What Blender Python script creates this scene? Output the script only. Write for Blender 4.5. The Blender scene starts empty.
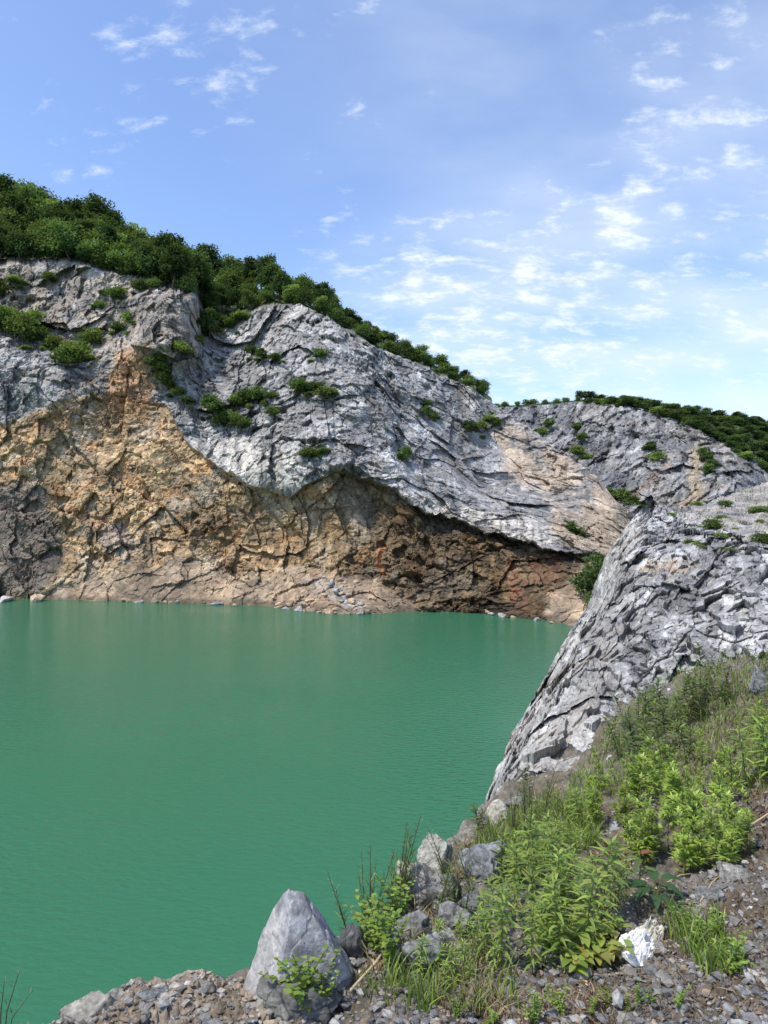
import bpy, bmesh, math, random
import numpy as np
from mathutils import Vector, Matrix

random.seed(7)
RNG = np.random.default_rng(7)
SC = bpy.context.scene
COL = SC.collection
F, CX, CY, CAMZ = 680.0, 384.0, 512.0, 12.0      # lens in pixels, image centre, eye height above the water


def unproj(x, y, d):
    """pixel + distance ahead -> metres"""
    x, y, d = np.asarray(x, float), np.asarray(y, float), np.asarray(d, float)
    return np.stack([(x - CX) / F * d, d, CAMZ - (y - CY) / F * d], -1)


# ------------------------------------------------------------------ numpy noise
def _hash(ix, iy, iz, seed):
    h = (ix.astype(np.uint32) * np.uint32(374761393) + iy.astype(np.uint32) * np.uint32(668265263)
         + iz.astype(np.uint32) * np.uint32(2147483647) + np.uint32((seed * 1274126177) & 0xffffffff))
    h = (h ^ (h >> np.uint32(13))) * np.uint32(1274126177)
    h = (h ^ (h >> np.uint32(16))) * np.uint32(2246822519)
    return h ^ (h >> np.uint32(15))


def _u(h, k):
    h = (h + np.uint32((k * 2654435761) & 0xffffffff)) * np.uint32(2246822519)
    h = (h ^ (h >> np.uint32(15))) * np.uint32(3266489917)
    h = h ^ (h >> np.uint32(16))
    return (h & np.uint32(0xffffff)).astype(np.float32) / np.float32(0xffffff)


_G = np.array([[1,1,0],[-1,1,0],[1,-1,0],[-1,-1,0],[1,0,1],[-1,0,1],[1,0,-1],[-1,0,-1],
               [0,1,1],[0,-1,1],[0,1,-1],[0,-1,-1],[1,1,0],[-1,1,0],[0,-1,1],[0,-1,-1]], np.float32)


def perlin(P, seed=0):
    P = P.astype(np.float32)
    i = np.floor(P); f = P - i; i = i.astype(np.int64)
    u = f * f * f * (f * (f * 6 - 15) + 10)
    out = 0
    for dx in (0, 1):
        for dy in (0, 1):
            for dz in (0, 1):
                g = _G[_hash(i[..., 0] + dx, i[..., 1] + dy, i[..., 2] + dz, seed) & np.uint32(15)]
                dt = g[..., 0] * (f[..., 0] - dx) + g[..., 1] * (f[..., 1] - dy) + g[..., 2] * (f[..., 2] - dz)
                w = (u[..., 0] if dx else 1 - u[..., 0]) * (u[..., 1] if dy else 1 - u[..., 1]) * (u[..., 2] if dz else 1 - u[..., 2])
                out = out + w * dt
    return out


def fbm(P, octaves=4, seed=0, gain=0.5, ridged=False):
    a, s, t = 1.0, 0, 0
    Q = P.astype(np.float32)
    for k in range(octaves):
        n = perlin(Q, seed + 17 * k)
        if ridged: n = 0.5 - 2.0 * np.abs(n)
        s = s + a * n; t += a; a *= gain; Q = Q * 2.03 + 5.7
    return s / t


def facets(P, seed=0):
    """broken-rock noise in unit cells: every cell is a tilted plane with its own step; also returns the joint distance"""
    P = P.astype(np.float32)
    i = np.floor(P); i = i.astype(np.int64)
    n = P.shape[0]
    best = np.full(n, 9e9, np.float32); sec = best.copy()
    bd = np.zeros((n, 3), np.float32); bh = np.zeros(n, np.uint32)
    for dx in (-1, 0, 1):
        for dy in (-1, 0, 1):
            for dz in (-1, 0, 1):
                cx, cy, cz = i[:, 0] + dx, i[:, 1] + dy, i[:, 2] + dz
                h = _hash(cx, cy, cz, seed)
                v = np.stack([P[:, 0] - cx - _u(h, 1), P[:, 1] - cy - _u(h, 2), P[:, 2] - cz - _u(h, 3)], -1)
                dd = (v * v).sum(-1)
                m = dd < best
                sec = np.where(m, best, np.minimum(sec, dd))
                best = np.where(m, dd, best); bd[m] = v[m]; bh[m] = h[m]
    g = np.stack([_u(bh, 4), _u(bh, 5), _u(bh, 6)], -1) * 2 - 1
    val = (bd * g).sum(-1) * 0.8 + (_u(bh, 7) - 0.5) * 0.5
    return val, np.sqrt(sec) - np.sqrt(best), _u(bh, 8)


def rot_to(axis):
    """matrix whose first row runs along axis"""
    a = np.array(axis, float); a /= np.linalg.norm(a)
    b = np.cross(a, [0.13, 0.9, 0.31]); b /= np.linalg.norm(b)
    return np.stack([a, b, np.cross(a, b)])


def sstep(a, b, x):
    t = np.clip((x - a) / (b - a), 0, 1)
    return t * t * (3 - 2 * t)


def lerp(a, b, t): return a + (b - a) * t


class TPS:
    """smooth sheet through scattered control values"""
    def __init__(s, pts, vals, scale=100.0, lam=0.0):
        s.p = np.asarray(pts, float) / scale; s.sc = scale
        n = len(s.p)
        K = s.k(s.p) + lam * np.eye(n)
        A = np.zeros((n + 3, n + 3)); A[:n, :n] = K
        A[:n, n] = 1; A[:n, n + 1:] = s.p; A[n, :n] = 1; A[n + 1:, :n] = s.p.T
        s.w = np.linalg.solve(A, np.concatenate([np.asarray(vals, float), np.zeros(3)]))

    def k(s, q):
        d2 = ((q[:, None, :] - s.p[None]) ** 2).sum(-1)
        return 0.5 * d2 * np.log(d2 + 1e-12)

    def __call__(s, x, y):
        sh = np.shape(x)
        q = np.stack([np.ravel(x), np.ravel(y)], -1) / s.sc
        out = np.empty(len(q))
        for a in range(0, len(q), 60000):
            b = q[a:a + 60000]
            out[a:a + 60000] = s.k(b) @ s.w[:-3] + s.w[-3] + b @ s.w[-2:]
        return out.reshape(sh)


def poly_sd(x, y, poly):
    """signed distance to a polygon, inside positive"""
    p = np.array(poly, float); d = np.full(x.shape, 1e9); ins = np.zeros(x.shape, bool)
    for k in range(len(p)):
        (x0, y0), (x1, y1) = p[k], p[(k + 1) % len(p)]
        ex, ey = x1 - x0, y1 - y0
        t = np.clip(((x - x0) * ex + (y - y0) * ey) / (ex * ex + ey * ey + 1e-9), 0, 1)
        d = np.minimum(d, (x - x0 - t * ex) ** 2 + (y - y0 - t * ey) ** 2)
        c = ((y0 > y) != (y1 > y))
        if y1 != y0: ins ^= c & (x < ex * (y - y0) / (y1 - y0) + x0)
    d = np.sqrt(d)
    return np.where(ins, d, -d)


# ------------------------------------------------------------------ mesh helpers
def mesh_np(name, V, faces, col=None, smooth=True):
    """V (n,3); faces: list of (m,k) index arrays"""
    me = bpy.data.meshes.new(name)
    V = np.ascontiguousarray(V, np.float32)
    me.vertices.add(len(V)); me.vertices.foreach_set('co', V.ravel())
    idx = np.concatenate([f.ravel() for f in faces]).astype(np.int32)
    tot = np.concatenate([np.full(len(f), f.shape[1]) for f in faces]).astype(np.int32)
    st = np.concatenate([[0], np.cumsum(tot)[:-1]]).astype(np.int32)
    me.loops.add(len(idx)); me.loops.foreach_set('vertex_index', idx)
    me.polygons.add(len(tot)); me.polygons.foreach_set('loop_start', st); me.polygons.foreach_set('loop_total', tot)
    me.polygons.foreach_set('use_smooth', np.full(len(tot), smooth))
    if col is not None:
        a = me.color_attributes.new('Col', 'FLOAT_COLOR', 'POINT')
        c = np.ones((len(V), 4), np.float32); c[:, :3] = col
        a.data.foreach_set('color', c.ravel())
    me.update(calc_edges=True); me.validate()
    return me


def grid_faces(nr, nc):
    r, c = np.meshgrid(np.arange(nr - 1), np.arange(nc - 1), indexing='ij')
    a = (r * nc + c).ravel()
    return np.stack([a, a + 1, a + nc + 1, a + nc], -1)


def link(name, me, mat=None, parent=None):
    o = bpy.data.objects.new(name, me); COL.objects.link(o)
    if mat and not me.materials: me.materials.append(mat)
    if parent: o.parent = parent
    return o


def tag(o, label=None, cat=None, group=None, kind=None):
    if label: o['label'] = label
    if cat: o['category'] = cat
    if group: o['group'] = group
    if kind: o['kind'] = kind
    return o


def empty(name, loc=(0, 0, 0)):
    o = bpy.data.objects.new(name, None); COL.objects.link(o); o.location = loc
    o.empty_display_size = 0.1
    return o


def copy_tree(o):
    c = o.copy(); COL.objects.link(c)
    for k in ('label', 'group'):
        if k in c: del c[k]
    for ch in list(o.children):
        d = ch.copy(); COL.objects.link(d); d.parent = c
    return c


# ------------------------------------------------------------------ materials
def new_mat(name):
    m = bpy.data.materials.new(name); m.use_nodes = True
    nt = m.node_tree; nt.nodes.clear()
    out = nt.nodes.new('ShaderNodeOutputMaterial')
    return m, nt, nt.nodes, nt.links, out


def mat_rock(name, fine, bump, dist, contrast=0.5, rough=0.85, joint=0.0, axis=(0.85, 0.25, -0.46), stretch=3.0, soft=0.0):
    m, nt, N, L, out = new_mat(name)
    b = N.new('ShaderNodeBsdfPrincipled'); b.inputs['Roughness'].default_value = rough
    b.inputs['Specular IOR Level'].default_value = 0.25
    at = N.new('ShaderNodeVertexColor'); at.layer_name = 'Col'
    g = N.new('ShaderNodeNewGeometry')
    n1 = N.new('ShaderNodeTexNoise'); n1.inputs['Scale'].default_value = fine; n1.inputs['Detail'].default_value = 6; n1.inputs['Roughness'].default_value = 0.7
    mr = N.new('ShaderNodeMapRange'); mr.inputs[1].default_value = 0.25; mr.inputs[2].default_value = 0.75
    mr.inputs[3].default_value = 1 - contrast; mr.inputs[4].default_value = 1 + contrast
    mx = N.new('ShaderNodeVectorMath'); mx.operation = 'SCALE'
    L.new(g.outputs['Position'], n1.inputs['Vector']); L.new(n1.outputs[0], mr.inputs[0])
    L.new(at.outputs[0], mx.inputs[0]); L.new(mr.outputs[0], mx.inputs['Scale'])
    cout = mx.outputs[0]
    def scaled(col, fac):
        q = N.new('ShaderNodeVectorMath'); q.operation = 'SCALE'; L.new(col, q.inputs[0]); L.new(fac, q.inputs['Scale']); return q.outputs[0]
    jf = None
    if joint > 0:      # hairline joints, the shade in cracks put in as dark colour, broken up so that they come and go
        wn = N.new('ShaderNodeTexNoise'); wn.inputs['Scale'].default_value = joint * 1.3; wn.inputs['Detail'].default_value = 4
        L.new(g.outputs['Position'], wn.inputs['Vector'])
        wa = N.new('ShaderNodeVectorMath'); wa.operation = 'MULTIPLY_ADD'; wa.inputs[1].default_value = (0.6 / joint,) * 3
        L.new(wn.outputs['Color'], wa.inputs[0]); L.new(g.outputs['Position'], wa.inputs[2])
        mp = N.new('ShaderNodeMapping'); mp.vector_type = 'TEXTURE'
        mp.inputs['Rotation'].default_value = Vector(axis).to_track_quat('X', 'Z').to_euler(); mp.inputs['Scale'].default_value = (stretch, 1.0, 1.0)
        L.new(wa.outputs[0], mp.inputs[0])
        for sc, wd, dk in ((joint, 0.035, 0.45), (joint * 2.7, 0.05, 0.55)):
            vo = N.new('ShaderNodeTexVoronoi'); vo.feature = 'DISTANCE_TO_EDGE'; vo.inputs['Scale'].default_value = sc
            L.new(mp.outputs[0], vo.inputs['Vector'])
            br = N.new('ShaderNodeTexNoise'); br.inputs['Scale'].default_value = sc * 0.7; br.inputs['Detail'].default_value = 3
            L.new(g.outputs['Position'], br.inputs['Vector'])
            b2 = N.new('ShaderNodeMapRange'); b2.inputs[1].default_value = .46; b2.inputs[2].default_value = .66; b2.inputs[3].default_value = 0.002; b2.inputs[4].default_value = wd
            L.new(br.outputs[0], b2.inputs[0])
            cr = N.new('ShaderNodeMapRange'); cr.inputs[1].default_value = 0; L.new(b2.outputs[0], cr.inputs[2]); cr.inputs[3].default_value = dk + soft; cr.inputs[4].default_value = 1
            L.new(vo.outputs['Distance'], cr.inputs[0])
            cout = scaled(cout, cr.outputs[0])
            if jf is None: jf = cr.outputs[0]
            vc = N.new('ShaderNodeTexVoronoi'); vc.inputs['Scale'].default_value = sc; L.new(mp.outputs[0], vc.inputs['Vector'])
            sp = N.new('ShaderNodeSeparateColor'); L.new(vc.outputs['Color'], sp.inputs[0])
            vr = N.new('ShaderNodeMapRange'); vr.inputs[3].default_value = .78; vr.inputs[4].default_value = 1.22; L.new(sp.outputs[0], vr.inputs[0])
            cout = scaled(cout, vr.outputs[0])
    L.new(cout, b.inputs['Base Color'])
    n2 = N.new('ShaderNodeTexNoise'); n2.inputs['Scale'].default_value = fine * 1.7; n2.inputs['Detail'].default_value = 5; n2.inputs['Roughness'].default_value = 0.75
    bp = N.new('ShaderNodeBump'); bp.inputs['Strength'].default_value = bump; bp.inputs['Distance'].default_value = dist
    L.new(g.outputs['Position'], n2.inputs['Vector']); if_h = n2.outputs[0]
    if jf is not None:
        ad = N.new('ShaderNodeMath'); ad.operation = 'ADD'; L.new(n2.outputs[0], ad.inputs[0]); L.new(jf, ad.inputs[1]); if_h = ad.outputs[0]
    L.new(if_h, bp.inputs['Height']); L.new(bp.outputs[0], b.inputs['Normal'])
    L.new(b.outputs[0], out.inputs[0])
    return m


def mat_leaf(name, trans=0.4, vary=0.25, gloss=0.025):
    m, nt, N, L, out = new_mat(name)
    at = N.new('ShaderNodeVertexColor'); at.layer_name = 'Col'
    oi = N.new('ShaderNodeObjectInfo')
    mr = N.new('ShaderNodeMapRange'); mr.inputs[3].default_value = 1 - vary; mr.inputs[4].default_value = 1 + vary
    L.new(oi.outputs['Random'], mr.inputs[0])
    mx = N.new('ShaderNodeVectorMath'); mx.operation = 'SCALE'
    L.new(at.outputs[0], mx.inputs[0]); L.new(mr.outputs[0], mx.inputs['Scale'])
    d = N.new('ShaderNodeBsdfDiffuse'); t = N.new('ShaderNodeBsdfTranslucent'); g = N.new('ShaderNodeBsdfGlossy')
    g.inputs['Roughness'].default_value = 0.45; g.inputs['Color'].default_value = (1, 1, 1, 1)
    tc = N.new('ShaderNodeVectorMath'); tc.operation = 'MULTIPLY'; tc.inputs[1].default_value = (1.35, 1.25, 0.55)
    L.new(mx.outputs[0], tc.inputs[0]); L.new(tc.outputs[0], t.inputs[0]); L.new(mx.outputs[0], d.inputs[0])
    a = N.new('ShaderNodeMixShader'); a.inputs[0].default_value = trans
    L.new(d.outputs[0], a.inputs[1]); L.new(t.outputs[0], a.inputs[2])
    c = N.new('ShaderNodeMixShader')
    c.inputs[0].default_value = gloss
    L.new(a.outputs[0], c.inputs[1]); L.new(g.outputs[0], c.inputs[2]); L.new(c.outputs[0], out.inputs[0])
    return m


def mat_plain(name, color, rough=0.8, vary=0.3, scale=30, bump=0.2, dist=0.01, trans=0.0):
    m, nt, N, L, out = new_mat(name)
    b = N.new('ShaderNodeBsdfPrincipled'); b.inputs['Roughness'].default_value = rough
    b.inputs['Specular IOR Level'].default_value = 0.3
    tc = N.new('ShaderNodeTexCoord')
    n = N.new('ShaderNodeTexNoise'); n.inputs['Scale'].default_value = scale; n.inputs['Detail'].default_value = 5
    L.new(tc.outputs['Object'], n.inputs['Vector'])
    r = N.new('ShaderNodeMix'); r.data_type = 'RGBA'
    r.inputs[6].default_value = (*[c * (1 - vary) for c in color], 1); r.inputs[7].default_value = (*[min(1, c * (1 + vary)) for c in color], 1)
    L.new(n.outputs[0], r.inputs[0]); L.new(r.outputs[2], b.inputs['Base Color'])
    bp = N.new('ShaderNodeBump'); bp.inputs['Strength'].default_value = bump; bp.inputs['Distance'].default_value = dist
    L.new(n.outputs[0], bp.inputs['Height']); L.new(bp.outputs[0], b.inputs['Normal'])
    L.new(b.outputs[0], out.inputs[0])
    return m


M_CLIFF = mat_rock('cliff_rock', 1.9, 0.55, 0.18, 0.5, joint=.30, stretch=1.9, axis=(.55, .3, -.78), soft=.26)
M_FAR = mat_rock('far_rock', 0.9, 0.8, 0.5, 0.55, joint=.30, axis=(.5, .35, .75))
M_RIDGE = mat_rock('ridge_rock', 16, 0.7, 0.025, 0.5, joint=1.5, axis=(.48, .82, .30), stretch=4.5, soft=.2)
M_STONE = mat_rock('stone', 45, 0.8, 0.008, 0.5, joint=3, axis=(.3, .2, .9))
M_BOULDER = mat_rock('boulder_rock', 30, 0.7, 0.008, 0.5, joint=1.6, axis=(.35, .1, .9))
M_GROUND = mat_rock('soil', 60, 0.9, 0.012, 0.6)
M_LEAF = mat_leaf('leaf', 0.42, 0.22)
M_TREELEAF = mat_leaf('tree_leaf', 0.38, 0.35, 0.0)
M_LITTER = mat_leaf('litter_leaf', 0.1, 0.2, 0.0)
M_BARK = mat_plain('bark', (0.09, 0.07, 0.05), 0.9, 0.4, 6, 0.6, 0.03)
M_STEM = mat_plain('stem', (0.10, 0.11, 0.04), 0.7, 0.3, 60)
M_DARKSTEM = mat_plain('dark_stem', (0.06, 0.05, 0.03), 0.7, 0.3, 60)
M_STRAW = mat_plain('straw', (0.42, 0.33, 0.19), 0.8, 0.35, 40)
M_PLASTIC = mat_plain('white_plastic', (0.70, 0.70, 0.68), 0.45, 0.06, 20, 0.3, 0.004)
M_PAPER = mat_plain('off_white_plastic', (0.58, 0.56, 0.47), 0.55, 0.12, 25, 0.3, 0.004)

# ------------------------------------------------------------------ world, sun, camera
SUN_EL, SUN_AZ = math.radians(60), math.radians(-124)      # azimuth clockwise from straight ahead
cam = bpy.data.cameras.new('camera'); co = bpy.data.objects.new('camera', cam); COL.objects.link(co)
co.location = (0, 0, CAMZ); co.rotation_euler = (math.radians(90), 0, 0)
cam.sensor_fit = 'VERTICAL'; cam.sensor_height = 24; cam.lens = F / 1024 * 24
cam.clip_start = 0.05; cam.clip_end = 6000
SC.camera = co
SC.view_settings.view_transform = 'Standard'; SC.view_settings.look = 'None'
SC.view_settings.exposure = 0.62; SC.view_settings.gamma = 1.0
SC.cycles.use_denoising = True
SC.cycles.max_bounces = 6; SC.cycles.diffuse_bounces = 3; SC.cycles.transmission_bounces = 3

sun = bpy.data.lights.new('sun', 'SUN'); so = bpy.data.objects.new('sun', sun); COL.objects.link(so)
sun.energy = 2.9; sun.angle = math.radians(0.5); sun.color = (1.0, 0.95, 0.87)
sd = Vector((math.sin(SUN_AZ) * math.cos(SUN_EL), math.cos(SUN_AZ) * math.cos(SUN_EL), math.sin(SUN_EL)))
so.rotation_euler = sd.to_track_quat('Z', 'Y').to_euler()

world = bpy.data.worlds.new('World'); SC.world = world; world.use_nodes = True
nt = world.node_tree; N, L = nt.nodes, nt.links; N.clear()


def math_node(op, a, b=None, clamp=False):
    n = N.new('ShaderNodeMath'); n.operation = op; n.use_clamp = clamp
    for k, v in enumerate((a, b)):
        if v is None: continue
        if isinstance(v, (int, float)): n.inputs[k].default_value = v
        else: L.new(v, n.inputs[k])
    return n.outputs[0]


def build_sky():
    out = N.new('ShaderNodeOutputWorld'); bg = N.new('ShaderNodeBackground'); bg.inputs[1].default_value = 0.15
    sky = N.new('ShaderNodeTexSky'); sky.sky_type = 'NISHITA'; sky.sun_disc = False
    sky.sun_elevation = SUN_EL; sky.sun_rotation = SUN_AZ; sky.altitude = 100
    sky.air_density = 1.0; sky.dust_density = 1.4; sky.ozone_density = 1.6
    tc = N.new('ShaderNodeTexCoord'); sep = N.new('ShaderNodeSeparateXYZ'); D = tc.outputs['Generated']
    L.new(D, sep.inputs[0])
    zc = math_node('ADD', math_node('MAXIMUM', sep.outputs[2], 0.0), 0.42)
    cmb = N.new('ShaderNodeCombineXYZ')
    L.new(math_node('DIVIDE', sep.outputs[0], zc), cmb.inputs[0]); L.new(math_node('DIVIDE', sep.outputs[1], zc), cmb.inputs[1])
    # cloud banks: soft lobes about directions in the sky, broken up by two noises on the cloud plane
    def lobes(lst):
        acc = None
        for (px, py, r, s) in lst:
            v = Vector(((px - CX) / F, 1, -(py - CY) / F)).normalized()
            dt = N.new('ShaderNodeVectorMath'); dt.operation = 'DOT_PRODUCT'; dt.inputs[1].default_value = v
            L.new(D, dt.inputs[0])
            m = N.new('ShaderNodeMapRange'); m.interpolation_type = 'SMOOTHSTEP'
            m.inputs[1].default_value = math.cos(math.atan(r / F)); m.inputs[2].default_value = 1.0; m.inputs[3].default_value = 0; m.inputs[4].default_value = s
            L.new(dt.outputs['Value'], m.inputs[0])
            acc = m.outputs[0] if acc is None else math_node('MAXIMUM', acc, m.outputs[0])
        return acc
    puffs = lobes([(215, 32, 80, .98), (143, 40, 50, .75), (80, 140, 60, .7), (135, 112, 45, .75), (340, 140, 60, .5), (335, 15, 60, .5), (415, 95, 40, .5),
                   (655, 178, 75, .95), (670, 70, 90, .78), (605, 245, 110, .9), (430, 300, 120, 1.0), (520, 330, 170, 1.0), (600, 310, 150, .9),
                   (375, 265, 90, .8), (330, 250, 60, .75), (690, 260, 120, .7), (750, 170, 130, .75), (765, 310, 120, .8), (550, 390, 200, .85), (30, 60, 70, .45), (200, 160, 90, .4)])
    veil = lobes([(560, 30, 240, .5), (600, -120, 420, .35), (760, 160, 250, .55), (640, 400, 380, .95), (480, 400, 240, .9), (1000, 100, 600, .6), (800, 380, 300, .7)])
    mp = N.new('ShaderNodeMapping'); mp.inputs['Rotation'].default_value = (0, 0, math.radians(26)); mp.inputs['Scale'].default_value = (1.0, 1.9, 1.0)
    L.new(cmb.outputs[0], mp.inputs[0])
    n1 = N.new('ShaderNodeTexNoise'); n1.inputs['Scale'].default_value = 13; n1.inputs['Detail'].default_value = 7; n1.inputs['Roughness'].default_value = 0.62
    n1.inputs['Distortion'].default_value = 0.15
    L.new(mp.outputs[0], n1.inputs['Vector'])
    n2 = N.new('ShaderNodeTexNoise'); n2.inputs['Scale'].default_value = 3.2; n2.inputs['Detail'].default_value = 5; n2.inputs['Roughness'].default_value = 0.5
    L.new(mp.outputs[0], n2.inputs['Vector'])
    def ramp(v, a, b, lo=0, hi=1):
        m = N.new('ShaderNodeMapRange'); m.interpolation_type = 'SMOOTHSTEP'
        for k, q in enumerate((a, b, lo, hi)):
            if isinstance(q, (int, float)): m.inputs[k + 1].default_value = q
            else: L.new(q, m.inputs[k + 1])
        L.new(v, m.inputs[0]); return m.outputs[0]
    thr = math_node('SUBTRACT', 0.685, math_node('MULTIPLY', puffs, 0.26))
    thr2 = math_node('ADD', thr, 0.33)
    c1 = math_node('MULTIPLY', ramp(n1.outputs[0], thr, thr2), 1.0)
    c2 = math_node('MULTIPLY', math_node('MULTIPLY', veil, ramp(n2.outputs[0], 0.15, 0.8)), 0.72)
    c = math_node('ADD', math_node('MULTIPLY', c1, ramp(puffs, 0.0, 0.15)), c2, True)
    tint = N.new('ShaderNodeVectorMath'); tint.operation = 'MULTIPLY'; tint.inputs[1].default_value = (0.98, 1.03, 1.17)
    L.new(sky.outputs[0], tint.inputs[0])
    mx = N.new('ShaderNodeMix'); mx.data_type = 'RGBA'; mx.inputs[7].default_value = (4.1, 4.5, 5.0, 1)
    L.new(c, mx.inputs[0]); L.new(tint.outputs[0], mx.inputs[6])
    L.new(mx.outputs[2], bg.inputs[0]); L.new(bg.outputs[0], out.inputs[0])


build_sky()


# ------------------------------------------------------------------ the quarry cliff
def tint_list(C, m, rgb):
    return C * (1 - m[:, None]) + np.array(rgb, np.float32) * m[:, None]


WATER_X = [-320, -100, 0, 100, 200, 270, 330, 370, 420, 480, 540, 575, 720]
WATER_Y = [594, 596, 597, 600, 603, 607, 613, 613, 608, 612, 620, 626, 636]
CREST_X = [-320, -100, 0, 40, 70, 130, 165, 196, 204, 225, 270, 300, 335, 370, 430, 470, 490, 510, 540, 575, 600, 615, 636, 720]
CREST_Y = [225, 255, 268, 262, 262, 278, 288, 297, 318, 322, 306, 303, 322, 345, 370, 388, 401, 414, 436, 458, 480, 500, 516, 545]
SKY_X = [-320, -100, 0, 60, 130, 200, 235, 270, 330, 400, 460, 490, 720]
SKY_Y = [135, 175, 206, 228, 252, 276, 285, 291, 312, 350, 378, 396, 540]
EDGE = [(-320, 400), (-60, 420), (0, 426), (45, 408), (75, 392), (120, 398), (165, 405), (185, 440), (215, 465), (240, 480), (262, 492), (290, 496), (310, 481), (335, 470),
        (360, 478), (395, 488), (410, 505), (460, 522), (500, 535), (545, 549), (575, 553), (640, 556), (720, 565)]
CP = [(0, 395, 103.5), (-100, 400, 104), (-320, 580, 90), (-320, 420, 96), (-320, 230, 112),
      (-100, 590, 96), (-100, 450, 101), (-100, 330, 109), (-100, 258, 118),
      (0, 590, 95.5), (0, 520, 98), (0, 440, 101), (0, 350, 104), (0, 325, 112), (0, 268, 118),
      (60, 380, 103), (70, 335, 112), (60, 265, 119), (100, 598, 92), (100, 560, 95.5), (100, 500, 99), (100, 420, 103.5), (130, 370, 107), (130, 280, 116),
      (190, 300, 113), (190, 345, 110), (175, 380, 108), (200, 600, 89), (200, 565, 93), (200, 500, 97.5), (180, 430, 102.5),
      (215, 325, 122), (210, 370, 113), (215, 430, 103), (240, 470, 97), (270, 310, 119), (270, 350, 112), (265, 400, 105), (265, 480, 94),
      (300, 305, 117), (330, 350, 108), (320, 420, 99), (300, 490, 93), (340, 460, 92), (270, 604, 86.5), (270, 570, 92), (280, 530, 95),
      (330, 611, 81), (330, 590, 84.5), (310, 568, 90), (320, 540, 92), (380, 608, 81.5), (390, 570, 88), (370, 500, 91),
      (370, 348, 113), (390, 400, 106), (385, 450, 97), (400, 485, 91), (430, 372, 118), (440, 430, 109), (440, 480, 98), (430, 510, 91), (425, 605, 84), (430, 560, 89),
      (490, 402, 122), (500, 450, 114), (490, 500, 101), (490, 530, 89), (480, 608, 81), (490, 570, 86), (540, 438, 117), (550, 490, 108), (545, 520, 95), (545, 545, 86),
      (540, 617, 76), (530, 580, 82), (560, 560, 84), (575, 460, 114), (600, 483, 110), (600, 520, 102), (620, 510, 107), (600, 545, 92), (640, 520, 112), (590, 590, 77), (575, 622, 72), (640, 560, 95), (640, 620, 72),
      (720, 546, 115), (720, 630, 74)]
LEDGE = [  # px, py (foot), scale, label or None -> grouped
    (5, 328, 1.1, 'ledge'), (22, 334, 1.15, 'ledge'), (40, 340, 1.1, 'ledge'), (12, 318, 1.0, 'ledge'), (34, 325, .95, 'ledge'), (58, 346, .9, 'ledge'), (-14, 322, 1.1, 'ledge'),
    (78, 352, 1.15, 'bright green bush at the right end of the shrubby ledge'), (66, 359, .9, 'ledge'), (90, 341, .8, 'ledge'),
    (112, 296, .9, 'yellow green bush in the notch beside the grey pinnacle'), (100, 306, .6, 'notch'), (118, 330, .75, 'notch'), (126, 320, .6, 'notch'), (140, 288, .7, 'pinnacle'), (152, 284, .6, 'pinnacle'),
    (14, 282, .7, 'upper'), (50, 278, .55, 'upper'), (3, 290, .7, 'upper'),
    (180, 350, .75, 'small bush at the foot of the grey pinnacle'), (200, 338, .6, 'slope'), (212, 330, .9, 'slope'), (228, 325, .9, 'slope'), (240, 318, .9, 'slope'), (218, 318, .8, 'slope'), (206, 322, .8, 'slope'),
    (162, 372, .7, 'gully'), (166, 380, .7, 'gully'), (172, 388, .65, 'gully'), (180, 394, .55, 'gully'), (190, 402, .5, 'gully'), (158, 364, .7, 'gully'),
    (218, 412, .95, 'shelf'), (228, 420, 1.0, 'shelf'), (240, 424, .8, 'shelf'), (244, 398, .7, 'shelf'), (258, 400, .75, 'shelf'), (268, 398, .6, 'shelf'), (236, 406, .7, 'shelf'), (274, 412, .5, 'shelf'),
    (300, 388, .7, 'long'), (312, 390, .75, 'long'), (324, 391, .65, 'long'), (332, 392, .5, 'long'), (250, 352, .6, 'high'), (262, 356, .6, 'high'), (276, 360, .5, 'high'), (318, 356, .6, 'round bush high on the front of the grey buttress'),
    (312, 452, .6, 'green bush on the nose of the buttress above the brown undercut'), (322, 450, .45, 'nose'), (403, 458, .65, 'lone bright green bush on the middle of the grey face'),
    (424, 412, .45, 'face'), (434, 416, .45, 'face'), (428, 405, .45, 'face'), (474, 430, .7, 'rim'), (482, 424, .6, 'rim'), (492, 418, .6, 'rim'), (498, 425, .5, 'rim'),
    (572, 528, .5, 'scree'), (580, 532, .4, 'scree'), (150, 276, .8, 'pinnacle')]
CLIFF_TPS = TPS([(a, b) for a, b, _ in CP], [math.log(c) for _, _, c in CP], 100, 0.003)


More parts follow.
